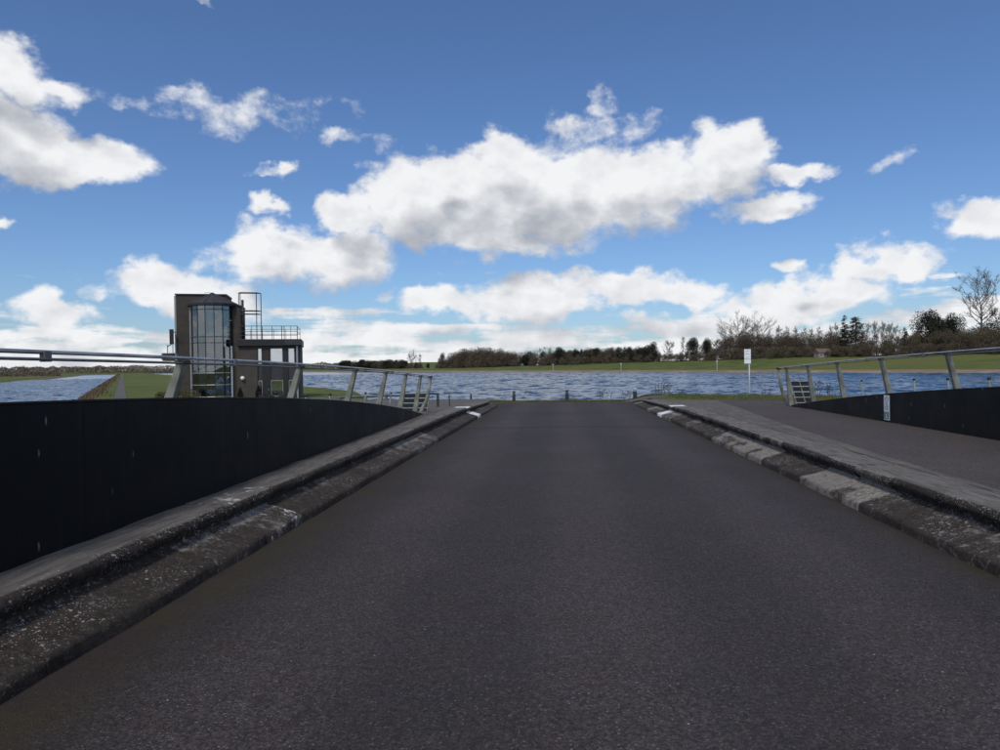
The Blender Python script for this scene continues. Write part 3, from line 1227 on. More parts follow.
def tower():
    D = 76.0
    base = at(238, 401, D)
    S = D / F * 1.015
    zg = hz(base.x, base.y)
    vd = Vector((base.x, base.y, 0)).normalized()
    ang = math.atan2(vd.y, vd.x) - math.pi / 2          # local +y looks away from the camera
    root = empty('lookout_tower', (base.x, base.y, zg), ang + R(-7))
    tag(root, 'dark brown lookout tower with glazed round stair and two storey wing', 'building')
    k = S

    def U(px):
        return (px - 238) * k

    def V(py):
        return (401 - py) * k + (base.z - zg)

    def bx(name, m_, x0, x1, y0, y1, d0, d1, parent=root, bevel=.0):
        return MB().box(U(x0), U(x1), d0, d1, V(y1), V(y0)).build(name, m_, parent, bevel=bevel)
    G = 409        # below ground level
    # tall slab
    w = bx('wall', M['brick'], 177.5, 226, 291.5, G, 2.0, 6.5)
    bx('coping', M['dark_metal'], 176.6, 226.6, 290.2, 291.6, 1.9, 6.6, w)
    bx('side_strip', M['pale_side'], 175.6, 177.6, 292.2, G, 2.1, 6.4, w)  # paler strip down the left side of the slab
    w = bx('wall', M['brick'], 226.1, 241, 303.5, G, .7, 5.3)
    bx('coping', M['dark_metal'], 226.2, 241.6, 302.4, 303.6, .6, 5.4, w)
    # side balconies with their rails
    bc = bx('balcony', M['brick'], 163, 177.4, 351, 359, 2.4, 5.6)
    bx('soffit', M['pale_side'], 162, 163.1, 351, 358, 2.4, 5.6, bc)
    for (xa, ya, yb) in ((169.5, 343, 351), (174.5, 340, 351)):
        MB().tube([(U(xa), 1.6, V(yb)), (U(xa), 1.6, V(ya))], .04, 6).build('rail_post', M['dark_metal'], bc)
    MB().tube([(U(169.5), 1.6, V(344.5)), (U(175.6), 1.6, V(340.5))], .05, 6).build('rail', M['dark_metal'], bc)
    sp = bx('loudspeaker', M['dark_metal'], 172.2, 175.4, 327, 342, 1.2, 1.7, root)
    MB().tube([(U(173), 1.45, V(330)), (U(180), 1.0, V(330))], .05, 6).build('bracket', M['dark_metal'], sp)
    # glazed stair drum
    cx, rad, cy = U(213.5), 21.3 * k, 1.5
    nseg = 16

    def P(i, r, z, n=nseg):
        a = 2 * math.pi * (i + .5) / n
        return Vector((cx + math.sin(a) * r, cy - math.cos(a) * r, z))
    zs = [V(G), V(396), V(384), V(372), V(359), V(341.5), V(335.5), V(308), V(303.5)]
    vis = [i for i in range(-5, 5)]
    dg = empty('stair_drum', (0, 0, 0), 0, root)
    mbw = MB()
    for i in range(-5, 5):
        mbw.quad(P(i, rad - .02, zs[0]), P(i + 1, rad - .02, zs[0]), P(i + 1, rad - .02, zs[1]), P(i, rad - .02, zs[1]))
    mbw.build('plinth', M['beige'], dg)
    for i in range(-5, 5):
        for (za, zb) in zip(zs[1:-1], zs[2:]):
            mb = MB()
            a, b_ = P(i, rad, za + .03), P(i + 1, rad, za + .03)
            c, d_ = P(i + 1, rad, zb - .03), P(i, rad, zb - .03)
            n_ = ((b_ - a).cross(d_ - a)).normalized() * .02
            e = (b_ - a).normalized() * .03
            mb.prism([(0, 0), (1, 0), (1, 1), (0, 1)], (b_ - a) - 2 * e, d_ - a, n_.normalized(), .02, a + e)
            mb.build('pane', M['glass'], dg)
    for i in range(-5, 6):
        r_ = .05 if i not in (-4, 4) else .09
        MB().tube([P(i, rad + .015, zs[1]), P(i, rad + .015, zs[-1])], r_, 6).build('mullion', M['light_metal'] if i in (-4, 4) else M['dark_metal'], dg)
    for z in zs[1:-1]:
        MB().tube([P(i, rad + .015, z) for i in range(-5, 6)], .045, 6).build('transom', M['dark_metal'] if z > V(350) else M['light_metal'], dg)
    # roof cone with eave
    mb = MB()
    n = 16
    r1, r2 = 25.2 * k, 24.6 * k
    ap = Vector((cx, cy, V(289.5)))
    ring1 = [P(i, r1, V(301.6), n) for i in range(n)]
    ring0 = [P(i, r2, V(304.0), n) for i in range(n)]
    mb.v = [tuple(ap)] + [tuple(p) for p in ring1] + [tuple(p) for p in ring0]
    for i in range(n):
        j = (i + 1) % n
        mb.f.append((0, 1 + i, 1 + j))
        mb.f.append((1 + i, 1 + n + i, 1 + n + j, 1 + j))
    mb.f.append(tuple(1 + n + i for i in range(n))[::-1])
    rf = mb.build('roof', M['slate'], root)
    for i in range(n):
        MB().tube([ap + Vector((0, 0, .02)), ring1[i] + Vector((0, 0, .02))], .035, 5).build('hip_tile', M['slate'], rf)
    MB().tube([(U(204.5), 2.5, V(293)), (U(204.5), 2.5, V(288.5)), (U(213), 2.5, V(288.5))], .025, 5).build('aerial', M['dark_metal'], rf)
    # stair inside: pale spine wall, landings and flights
    st = bx('spine_wall', M['interior'], 209.5, 216, 306, 402, 1.5, 1.75)
    bx('back_wall', M['brick'], 196, 231, 306, 402, 2.2, 2.35, st)
    for q, py in enumerate((392, 372, 352, 334, 318)):
        bx('landing', M['light_metal'], 198 if q % 2 else 214, 213 if q % 2 else 229, py - 1.2, py, -.1, 2.0, st)
    for q, (pa, pb) in enumerate(((399, 392), (392, 372), (372, 352), (352, 334), (334, 318))):
        side = 1 if q % 2 == 0 else -1
        for sstp in range(9):
            u = (sstp + .5) / 9
            x = 214 + side * (2 + 12 * (u if q % 2 == 0 else u))
            y_ = pa + (pb - pa) * u
            bx('step', M['light_metal'], x - 5.5, x + 5.5, y_ - .45, y_, .15, 1.2, st)
    # wing
    w = bx('wall', M['brick_low'], 236.2, 257.3, 345, G, 0.0, 6.5)
    bx('vent', M['dark_metal'], 248.2, 250.2, 346.8, 348.6, -.05, .0, w)
    bx('wall', M['dark_metal'], 257.4, 300.0, 345, 347.4, .05, 6.4)
    fas = bx('roof', M['dark_metal'], 238.6, 301.5, 338, 345, -.35, 6.8, bevel=.04)
    bx('fascia_trim', M['slate'], 285, 302, 339, 344.2, -.50, -.36, fas)
    # window wall: frames, panes, spandrel
    piers = [(257.4, 258.0), (261.8, 270.2), (282.4, 288.0), (294.2, 295.4), (298.4, 300)]
    for (a, b_) in piers:
        bx('pier', M['dark_metal'], a, b_, 347.4, G, .05, .45)
    bx('panel', M['brown_panel'], 263.4, 268.6, 349, 363, .01, .05)
    bx('spandrel', M['slate'], 257.4, 299, 363.4, 380.5, .14, .40)
    for (a, b_, c, d_, nm) in ((258, 261.8, 347.4, 363.4, 'glass'), (270.2, 282.4, 347.4, 363.4, 'glass'), (288, 294.2, 347.4, 363.4, 'glass'), (295.4, 298.4, 347.4, 363.4, 'x'),
                               (258, 261.8, 380.5, 397, 'glass'), (270.2, 282.4, 380.5, 397, 'glass'), (288, 294.2, 380.5, 397, 'glass'), (295.4, 298.4, 380.5, 397, 'x')):
        wn = empty('window', (0, 0, 0), 0, root)
        f = MB()
        t = .5
        f.box(U(a), U(b_), .10, .20, V(c + t), V(c))
        f.box(U(a), U(b_), .10, .20, V(d_), V(d_ - t))
        f.box(U(a), U(a + t), .10, .20, V(d_ - t), V(c + t))
        f.box(U(b_ - t), U(b_), .10, .20, V(d_ - t), V(c + t))
        f.build('frame', M['light_metal'] if nm == 'glass' else M['dark_metal'], wn)
        bx('pane', M['window_glass'] if nm == 'glass' else M['glass'], a + t, b_ - t, c + t, d_ - t, .145, .165, wn)
    dr = bx('door', M['dark_metal'], 264, 269.2, 381, 400, -.02, .05)
    MB().tube([(U(268.2), -.06, V(391)), (U(268.2), -.06, V(389))], .03, 6).build('handle', M['light_metal'], dr)
    bx('wall', M['dark_metal'], 257.6, 300, 397.1, G, .16, .36)
    MB().tube([(U(297), -.12, V(402)), (U(297), -.12, V(345))], .11, 8).build('column', M['light_metal'], root)
    MB().tube([(U(233.4), -.5, V(402)), (U(233.4), -.5, V(345))], .12, 8).build('column', M['light_metal'], root)
    bx('rear_room', M['interior'], 258, 299.5, 348, 408, 3.0, 3.2)
    bx('floor', M['interior'], 258, 299.5, 371, 373, .42, 2.98)
    # end wall of the wing
    bx('wall', M['brick_low'], 299.2, 300.2, 345.2, G, .46, 6.4)
    # globe lamp
    lm = MB()
    for i in range(7):
        pass
    c = Vector((U(243), -.18, V(377.8)))
    rings = [(c + Vector((0, 0, .24 * math.cos(a))), max(.01, .24 * math.sin(a))) for a in np.linspace(0, math.pi, 9)]
    lm.tube([r_[0] for r_ in rings], [r_[1] for r_ in rings], 12)
    lm.build('globe_lamp', M['white_sign'], root, smooth=True)
    # roof railing
    rl = empty('roof_railing', (0, 0, 0), 0, root)
    for xx in (240.5, 252.5, 263, 272.5, 282, 284.5, 291, 297.5):
        MB().tube([(U(xx), -.1, V(338)), (U(xx), -.1, V(324.3))], .045 if xx in (282, 284.5, 297.5) else .03, 6).build('post', M['dark_metal'], rl)
    for py in (324.5, 330, 334):
        MB().tube([(U(240.5), -.1, V(py)), (U(297.5), -.1, V(py))], .035, 6).build('rail', M['dark_metal'], rl)
    for py in (325, 330.4):
        MB().tube([(U(240.5), 5.8, V(py)), (U(298), 5.8, V(py)), (U(297.5), -.1, V(py))], .03, 6).build('rail', M['dark_metal'], rl)
    for xx in (246, 258, 270, 283, 298):
        MB().tube([(U(xx), 5.8, V(338)), (U(xx), 5.8, V(325))], .03, 6).build('post', M['dark_metal'], rl)
    # open mast frame and flue
    mf = empty('mast_frame', (0, 0, 0), 0, root)
    for (xx, dd) in ((238.8, 1.5), (241.3, .6), (257.0, .6), (260.8, 1.5)):
        MB().tube([(U(xx), dd, V(338)), (U(xx), dd, V(289.4))], .05, 6).build('upright', M['dark_metal'], mf)
    for py in (289.6, 308.2, 311.6):
        MB().tube([(U(238.8), 1.5, V(py)), (U(241.3), .6, V(py)), (U(257), .6, V(py)), (U(260.8), 1.5, V(py)), (U(238.8), 1.5, V(py))], .05, 6).build('ring', M['dark_metal'], mf)
    MB().tube([(U(243.2), .9, V(338)), (U(243.2), .9, V(297))], .14, 10).build('flue', M['dark_metal'], root, smooth=True)
    return root, U, V, k, zg


TW, TU, TV, TK, TZ = tower()
TMAT = Matrix.Translation(TW.location) @ Matrix.Rotation(TW.rotation_euler.z, 4, 'Z')

# ---------------------------------------------------------------- vegetation kit
M['bark'] = mat('bare_bark', (.10, .080, .062), .95, .3, 2)
M['bark_pale'] = mat('pale_bark', (.17, .15, .125), .95, .3, 2)
M['twig'] = mat('brown_twigs', (.105, .078, .052), .95, .35, .6)
M['twig_olive'] = mat('olive_twigs', (.115, .096, .055), .95, .35, .6)
M['twig_grey'] = mat('grey_twigs', (.22, .185, .145), .95, .3, .6)
M['needle'] = mat('dark_needles', (.014, .020, .009), .9, .4, .8, base2=(.030, .036, .015))
M['needle_brown'] = mat('brown_green_needles', (.050, .044, .024), .9, .4, .8)
M['copper'] = mat('dark_copper_leaves', (.038, .026, .020), .9, .35, .8)
M['shrub'] = mat('olive_shrub_leaves', (.085, .078, .022), .9, .4, 3)
M['dark_leaf'] = mat('dark_shrub_leaves', (.012, .017, .010), .9, .4, 3)
M['stalk'] = mat('dried_stalks', (.075, .055, .042), .95, .3, 6)
M['seed'] = mat('dark_seed_heads', (.035, .025, .022), .95, .3, 6)
M['grass'] = mat('grass_blades', (.060, .085, .018), .9, .4, 1.5, base2=(.16, .145, .05))


def bare_tree(seed, wide=.34, base=.22, twigs=3000, tw=.005, pale=False, rise=.75, twm='twig', limbs=16, leader=.8):
    """unit height bare tree with a leader, ascending limbs and fine twigs: returns (trunk mesh, crown mesh)"""
    r = random.Random(seed)
    tr, cr = MB(), MB()
    tips = []
    n = 7
    tp = [Vector((0, 0, -.03))]
    for i in range(n):
        z = leader * (i + 1) / n
        tp.append(Vector((r.uniform(-.012, .012) * i * .6, r.uniform(-.012, .012) * i * .6, z)))
    tr.tube(tp, [.019 * (1 - .85 * i / n) for i in range(n + 1)], 6, cap=False)

    def limb(p, d, ln, rad, lev):
        m = 3
        pts, rs = [p], [rad]
        q, dd = p.copy(), d.copy()
        for i in range(m):
            dd = (dd + Vector((r.uniform(-.25, .25), r.uniform(-.25, .25), r.uniform(-.04, .24)))).normalized()
            q = q + dd * ln / m
            pts.append(q.copy())
            rs.append(rad * (1 - .6 * (i + 1) / m))
        cr.tube(pts, rs, 4 if lev == 1 else 3, cap=False)
        for i in range(m):
            tips.append((pts[i], pts[i + 1], dd, lev))
        if lev >= 3:
            return
        for k in range(r.randint(3, 5)):
            f = r.uniform(.25, 1.0) * m
            i = min(int(f), m - 1)
            o = pts[i].lerp(pts[i + 1], f - i)
            a = r.uniform(0, 2 * math.pi)
            nd = (dd + Vector((math.cos(a), math.sin(a), r.uniform(-.2, .5))) * .8).normalized()
            limb(o, nd, ln * r.uniform(.38, .6), rad * .5, lev + 1)
    for k in range(limbs):
        z = base + (leader - base) * (k + r.random()) / limbs
        f = z / leader * n
        i = min(int(f), n - 1)
        o = tp[i].lerp(tp[i + 1], f - i)
        a = k * 2.4 + r.uniform(-.5, .5)
        prof = math.sin(math.pi * min(1, .22 + .78 * (z - base) / (1.02 - base))) ** .7
        ln = wide * prof * r.uniform(.75, 1.15) * 1.05 + .04
        d = Vector((math.cos(a), math.sin(a), rise * (.6 + .9 * z))).normalized()
        limb(o, d, ln, .0085 * (1.15 - z), 1)
    tips = [t for t in tips if t[3] >= 2] + [t for t in tips if t[3] == 3]
    for i in range(twigs):
        a, b_, d, _ = tips[r.randrange(len(tips))]
        o = a.lerp(b_, r.random())
        t = (d * .7 + Vector((r.uniform(-1, 1), r.uniform(-1, 1), r.uniform(-.5, .9)))).normalized()
        e = o + t * r.uniform(.025, .07)
        w = t.cross(Vector((r.uniform(-1, 1), r.uniform(-1, 1), r.uniform(-1, 1)))).normalized() * tw * r.uniform(.5, 1.2)
        cr.tri(o - w * .5, o + w * .5, e)
    s = 1 / max(v[2] for v in cr.v)
    for mb in (tr, cr):
        mb.v = [(x * s, y * s, z * s) for x, y, z in mb.v]
    mt, mc = tr.mesh('trunk', True), cr.mesh('crown')
    mt.materials.append(M['bark_pale'] if pale else M['bark'])
    mc.materials.append(M[twm])
    return mt, mc


def mound_tree(seed, twm, n=5200, wide=.42, low=.05, size=.03, trunkm='bark', lump_n=13):
    """dense rounded crown of many small faces on a short trunk; unit height"""
    r = random.Random(seed)
    tr, cr = MB(), MB()
    tr.tube([(0, 0, -.03), (.01, 0, .25), (0, .01, .5)], [.022, .017, .009], 6)
    for i in range(5):
        a = r.uniform(0, 6.28)
        tr.tube([(0, 0, .2 + .06 * i), (math.cos(a) * wide * .6, math.sin(a) * wide * .6, .45 + .07 * i)], [.009, .003], 4)
    lumps = []
    for i in range(lump_n):
        a = r.uniform(0, 6.28)
        z = r.uniform(.14, .76)
        rr = wide * (1 - abs(z - .38) * 1.0) * r.uniform(.15, .8)
        lumps.append((Vector((math.cos(a) * rr, math.sin(a) * rr, z)), r.uniform(.16, .27)))
    lumps.append((Vector((0, 0, .82)), .18))
    for i in range(n):
        c, R_ = lumps[r.randrange(len(lumps))]
        d = Vector((r.gauss(0, 1), r.gauss(0, 1), r.gauss(0, 1))).normalized()
        o = c + d * R_ * (r.random() ** .4)
        if o.z < low:
            continue
        t = Vector((r.gauss(0, 1), r.gauss(0, 1), r.gauss(.3, 1))).normalized() * size * r.uniform(.6, 1.5)
        w = t.cross(Vector((r.gauss(0, 1), r.gauss(0, 1), r.gauss(0, 1)))).normalized() * size * r.uniform(.25, .5)
        cr.quad(o - w, o + t * .5 - w * .2, o + t, o + t * .3 + w)
    zmax = max(v[2] for v in cr.v)
    cr.v = [(x / zmax, y / zmax, z / zmax) for x, y, z in cr.v]
    mt, mc = tr.mesh('trunk', True), cr.mesh('crown')
    mt.materials.append(M[trunkm])
    mc.materials.append(M[twm])
    return mt, mc


def conifer(seed, twm, n=4200, wide=.24, low=.04, power=.8, gaps=0.25, trunkm='bark'):
    r = random.Random(seed)
    tr, cr = MB(), MB()
    tr.tube([(0, 0, -.03), (0, 0, .5), (0, 0, .97)], [.022, .012, .002], 6)
    boughs = []
    z = low + .02
    while z < .97:
        for q in range(r.randint(4, 6)):
            if r.random() < gaps:
                continue
            a = r.uniform(0, 6.28)
            L = wide * ((1 - z) / (1 - low)) ** power * r.uniform(.65, 1.15) + .012
            boughs.append((z + r.uniform(-.01, .01), a, L))
        z += .028
    tot = sum(b_[2] ** 1.2 for b_ in boughs)
    for (z, a, L) in boughs:
        d = Vector((math.cos(a), math.sin(a), -.22))
        tr.tube([(0, 0, z), tuple(Vector((0, 0, z)) + d * L)], [.004, .0015], 3, cap=False)
        for i in range(max(4, int(n * L ** 1.2 / tot))):
            u = r.random() ** .7
            o = Vector((0, 0, z)) + d * L * u + Vector((r.gauss(0, 1), r.gauss(0, 1), r.gauss(0, .5))) * .018
            t = (d + Vector((r.gauss(0, .7), r.gauss(0, .7), r.gauss(0, .5)))).normalized() * r.uniform(.02, .045)
            w = t.cross(Vector((r.gauss(0, 1), r.gauss(0, 1), r.gauss(0, 1)))).normalized() * r.uniform(.006, .013)
            cr.quad(o - w, o + t * .6 - w * .5, o + t, o + t * .4 + w)
    zmax = max(v[2] for v in cr.v)
    cr.v = [(x / zmax, y / zmax, z / zmax) for x, y, z in cr.v]
    mt, mc = tr.mesh('trunk', True), cr.mesh('crown')
    mt.materials.append(M[trunkm])
    mc.materials.append(M[twm])
    return mt, mc


KIT = {
    'bare': [bare_tree(s, .34, .14, 3600, .006, limbs=18) for s in (21, 22, 23)],
    'bare_pale': [bare_tree(s, .36, .16, 3200, .006, True, twm='twig_grey') for s in (31, 32)],
    'thin': [bare_tree(s, .17, .22, 1500, .0052, True, 1.3, 'twig_grey', 16, .9) for s in (41, 42, 43)],
    'big': [bare_tree(51, .46, .10, 7000, .0040, True, .9, 'twig_grey', 24, .62), bare_tree(52, .40, .14, 5600, .0042, True, .9, 'twig_grey', 20, .66)],
    'tall': [bare_tree(61, .27, .36, 2400, .0034, False, .8, 'twig', 20, .84)],
    'bush': [mound_tree(s, m_, 2600, .75, .0, .05) for s, m_ in ((66, 'twig'), (67, 'twig_olive'), (68, 'twig'))],
    'wood': [mound_tree(s, 'twig', 6500, .40, .05, .028) for s in (71, 72, 73)],
    'wood_olive': [mound_tree(s, 'twig_olive', 6000, .42, .04, .028) for s in (76, 77)],
    'ever': [mound_tree(s, 'needle', 9000, .34, .05, .034) for s in (81, 82, 83)],
    'fir': [conifer(s, 'needle', 4500, .26, .05) for s in (91, 92)],
    'spruce': [conifer(95, 'needle_brown', 6500, .30, .03, .55, .05), conifer(96, 'needle', 3600, .22, .1, .8, .35)],
    'copper': [mound_tree(98, 'copper', 6000, .42, .05, .03)],
}
KINDNAME = {'bush': 'brown_bush', 'bare': 'bare_tree', 'bare_pale': 'bare_tree', 'thin': 'bare_tree', 'big': 'bare_tree', 'tall': 'bare_tree', 'wood': 'brown_tree', 'wood_olive': 'olive_tree',
            'ever': 'evergreen_tree', 'fir': 'fir_tree', 'spruce': 'spruce_tree', 'copper': 'copper_tree'}


def plant_tree(px, n, top_py, kind, label, group=None, wide=1.0, var=None, cat='tree'):
    d = ray(px, 365)
    s = n / (TN[0] * d.x + TN[1] * d.y)
    x, y = d.x * s, d.y * s
    z = hz(x, y)
    top = at(px, top_py, y).z
    H = max(2.0, top - z)
    v = random.randrange(len(KIT[kind])) if var is None else var
    if kind in ('bush', 'wood', 'wood_olive', 'ever', 'copper'):
        z -= .13 * H
        H *= 1.13
    mt, mc = KIT[kind][v]
    root = empty(KINDNAME[kind], (x, y, z), random.uniform(0, 6.28))
    root.scale = (H * wide, H * wide, H)
    tag(root, label, cat, group)
    obj('trunk', mt, root)
    obj('crown', mc, root)
    return root


# single trees one can point at
SINGLE = [
    (739, 270, 309, 'big', 'large spreading bare tree, tallest in the middle of the far bank', 1.0, 0),
    (760, 276, 314, 'big', 'spreading bare tree just right of the largest bare tree', .85, 1),
    (845, 268, 315, 'spruce', 'ragged dark spruce with a thin pointed top, left of its broad twin', .8, 1),
    (856, 266, 316, 'spruce', 'broad dense spruce right of the ragged pointed one', 1.05, 0),
    (931, 268, 308, 'ever', 'tall dark pine, highest of the evergreens by the bare tall tree', .95, 0),
    (952, 272, 311, 'ever', 'dark pine with rounded top between the highest pine and tall bare tree', .75, 1),
    (982, 268, 263, 'tall', 'very tall slender bare tree at the far right, highest of all', 1.05, 0),
    (997, 273, 309, 'copper', 'dark copper coloured evergreen behind the very tall bare tree', 1.3, 0),
    (412, 264, 349, 'bare', 'small bare tree above the dark plantation, left of the yellow field', 1.0, 0),
    (420, 266, 353, 'thin', 'thin bare tree beside the small bare tree by the yellow field', 1.0, 0),
    (443, 262, 352, 'ever', 'dark evergreen at the left end of the brown wood', .75, 2),
    (526, 262, 354, 'ever', 'low dark dome shaped evergreen right of the brown wood', 1.35, 1),
    (541, 266, 347, 'bare_pale', 'pale bare tree between the dome evergreen and the next evergreen', .9, 0),
    (549, 270, 346, 'bare_pale', 'paler wide bare tree close left of a rounded evergreen', 1.0, 1),
    (559, 262, 346, 'ever', 'rounded dark evergreen right of the pale bare trees', .95, 0),
    (683, 272, 334, 'thin', 'tall thin bare tree rising between two dark evergreens', .8, 1),
    (654, 262, 341, 'ever', 'dark evergreen with a pointed crown left of the brown birch', .9, 2),
    (669, 260, 339, 'bare', 'brown birch with pale stems in front of dark evergreens', .9, 1),
    (694, 262, 336, 'ever', 'dark evergreen right of the tall thin bare tree', .85, 0),
    (707, 264, 337, 'ever', 'dark evergreen nearest the large spreading bare tree', .75, 1),
    (905, 264, 327, 'fir', 'small dark fir left of the highest pine', .9, 0),
    (918, 266, 322, 'fir', 'taller dark fir close beside the highest pine', 1.0, 1),
]
for (px, n, tp, kd, lb, wd, v) in SINGLE:
    plant_tree(px, n, tp, kd, lb, None, wd, v)

# rows of look-alikes
ADJ = {'bush': 'low brown bush', 'wood': 'brown leafless tree', 'wood_olive': 'olive brown leafless tree', 'bare': 'bare twiggy tree', 'thin': 'thin pale bare tree',
       'ever': 'dark rounded evergreen', 'fir': 'dark pointed fir'}


def row(p0, p1, k, n0, n1, tops, kinds, label, group, wide=1.0, jit=2.0):
    for i in range(k):
        u = (i + .5) / k
        px = p0 + (p1 - p0) * u + random.uniform(-jit, jit)
        tp = np.interp(u, np.linspace(0, 1, len(tops)), tops) + random.uniform(-1.2, 1.4)
        kd = random.choice(kinds)
        third = ('left part', 'middle', 'right part')[min(2, int(u * 3))]
        plant_tree(px, random.uniform(n0, n1), tp, kd, f'{ADJ[kd]} in the {third} of {label}', group, wide * random.uniform(.85, 1.2))


row(341, 404, 34, 258, 272, [361, 360, 360, 360], ['ever', 'ever', 'fir', 'wood'], 'the dark plantation left of the field', 'dark plantation row', 1.8)
row(402, 428, 7, 262, 270, [361, 362, 364], ['wood', 'ever'], 'the brown clump ending the dark plantation', 'brown trees ending the plantation', 1.1)
row(452, 514, 22, 258, 276, [353, 349, 347.5, 347, 348, 349.5, 352], ['wood'], 'the rounded wood behind the white buoys', 'trees of the rounded brown wood', 1.25)
row(566, 648, 26, 262, 274, [349, 348, 348, 347, 347, 345], ['ever', 'wood', 'ever', 'fir'], 'the mixed belt behind the lake', 'mixed belt behind the lake', 1.25)
row(566, 714, 20, 257, 262, [355, 353, 351, 350], ['bare', 'wood'], 'the front edge of the mixed belt', 'front edge of the mixed belt', .9)
row(714, 844, 30, 264, 280, [337, 331, 333, 331, 333, 330], ['wood_olive', 'wood', 'wood', 'bare'], 'the thicket around the large bare tree', 'brown thicket right of centre', 1.0)
row(775, 842, 8, 276, 288, [324, 325, 322], ['thin'], 'the row above the thicket', 'thin trees above the thicket', .8)
row(866, 900, 8, 272, 290, [318, 320, 323], ['thin'], 'the gap between broad spruce and firs', 'thin pale trees right of the spruces', .8)
row(506, 572, 12, 262, 270, [352, 350, 350], ['ever', 'wood', 'wood'], 'the trees around the pale bare pair', 'trees around the pale bare pair', 1.1)
row(860, 1010, 30, 259, 270, [338, 337, 330, 328, 327, 326], ['wood', 'wood_olive', 'wood', 'bare'], 'the undergrowth below the pines', 'undergrowth right end', .95)
row(832, 872, 4, 258, 262, [344, 345], ['wood'], 'the scrub at the foot of the spruces', 'bush trees at the spruces', 1.2)

row(436, 518, 16, 256, 259, [360, 359, 360], ['bush'], 'the scrub fringing the rounded wood', 'bushes under the rounded wood', 1.0)
row(534, 716, 30, 256, 259, [357, 355, 352], ['bush'], 'the scrub fringing the mixed belt', 'bushes under the mixed belt', 1.0)
row(712, 850, 26, 257, 262, [348, 346, 345], ['bush'], 'the scrub fringing the brown thicket', 'bushes under the thicket', 1.0)
row(846, 1012, 30, 257, 262, [345, 344, 342, 342], ['bush'], 'the scrub fringing the pines at right', 'bushes at the right end', 1.0)

# distant hedges and woods at the end of the water: one mass
mb = MB()
r = random.Random(5)


def hzs(pts):
    a_ = np.array(pts)
    return height(a_[:, 0], a_[:, 1])



def mass(px0, px1, Y0, Y1, h0, h1, n):
    pl = []
    for i in range(n):
        px = r.uniform(px0, px1)
        d = ray(px, 370)
        s = r.uniform(Y0, Y1) / d.y
        pl.append((d.x * s, d.y * s, px))
    for (x, y, px), z in zip(pl, hzs(pl)):
        env = .55 + .45 * math.sin(px * .35 + 2 * math.sin(px * .11)) * math.sin(px * .071 + 1)
        top = h0 + (h1 - h0) * max(0, env)
        o = Vector((x, y, z + r.uniform(0, top)))
        t = Vector((r.gauss(0, 1), r.gauss(0, 1), r.gauss(.4, 1))).normalized() * r.uniform(.9, 1.9)
        w = t.cross(Vector((r.gauss(0, 1), r.gauss(0, 1), r.gauss(0, 1)))).normalized() * r.uniform(.4, .9)
        mb.quad(o - w, o + t * .5 - w * .3, o + t, o + t * .4 + w)


mass(-80, 345, 1050, 1250, 7.5, 11, 60000)
mass(-120, 60, 520, 700, 1.0, 4, 9000)
tag(mb.build('distant_woodland', M['twig']), 'low brown woodland at the far end of the channel', 'woodland', kind='stuff')
for (px, Y, tp) in ((22, 640, 365), (27, 650, 366), (97, 1040, 366), (103, 1045, 367), (115, 1050, 366.5), (133, 1050, 368)):
    d = ray(px, 370)
    s = Y / d.y
    x, y = d.x * s, d.y * s
    z = hz(x, y)
    H = at(px, tp, y).z - z
    mt, mc = KIT['bare'][px % 3]
    rt_ = empty('bare_tree', (x, y, z), px)
    rt_.scale = (H * 1.1, H * 1.1, H)
    lab = 'small bare tree of the pair beyond the left bank of the channel' if px < 50 else 'bare tree standing out of the woodland at the channel end'
    tag(rt_, lab, 'tree', 'pair beyond the left bank' if px < 50 else 'trees at the channel end')
    obj('trunk', mt, rt_)
    obj('crown', mc, rt_)

# brown reeds and rough grass along the channel bank
mb = MB()
pl = []
for i in range(9000):
    t = 48 * (900 / 48) ** r.random()
    pl.append((*xy(CH0 - .1 + abs(r.gauss(0, 1)) * 1.1, t), t))
for (x, y, t), z in zip(pl, hzs(pl)):
    h = r.uniform(.25, .8)
    w = .03 + t * .0004
    a = r.uniform(0, 3.14)
    dx, dy = math.cos(a) * w, math.sin(a) * w
    mb.tri((x - dx, y - dy, z - .05), (x + dx, y + dy, z - .05), (x + r.gauss(0, .15), y + r.gauss(0, .15), z + h))
M['reed'] = mat('brown_reeds', (.13, .085, .05), .95, .4, .7)
tag(mb.build('bank_reeds', M['reed']), 'brown reeds along the grassy bank of the channel', 'reeds', kind='stuff')

# rough grass along the near bank, behind the road end
mb = MB()
pl = []
for i in range(60000):
    x = r.uniform(-16, 17)
    y = 34.15 + abs(r.gauss(0, 1)) * 1.0
    if x > 5 and r.random() < .85:
        y = r.uniform(27, 35)
        if x < 9.8 - (y - 26) * 1.15:
            continue
    pl.append((x, y))
for (x, y), z in zip(pl, hzs(pl)):
    clump = .5 + .5 * math.sin(x * 1.7 + 2 * math.sin(x * .61)) * math.sin(x * .9 + 1)
    h = r.uniform(.03, .08) + .14 * clump * r.random() ** 2
    a = r.uniform(0, 3.14)
    w = .009
    dx, dy = math.cos(a) * w, math.sin(a) * w
    mb.tri((x - dx, y - dy, z - .02), (x + dx, y + dy, z - .02), (x + r.gauss(0, .04), y + r.gauss(0, .04), z + h))
tag(mb.build('bank_grass', M['grass']), 'short rough grass on the bank at the end of the road', 'grass', kind='stuff')


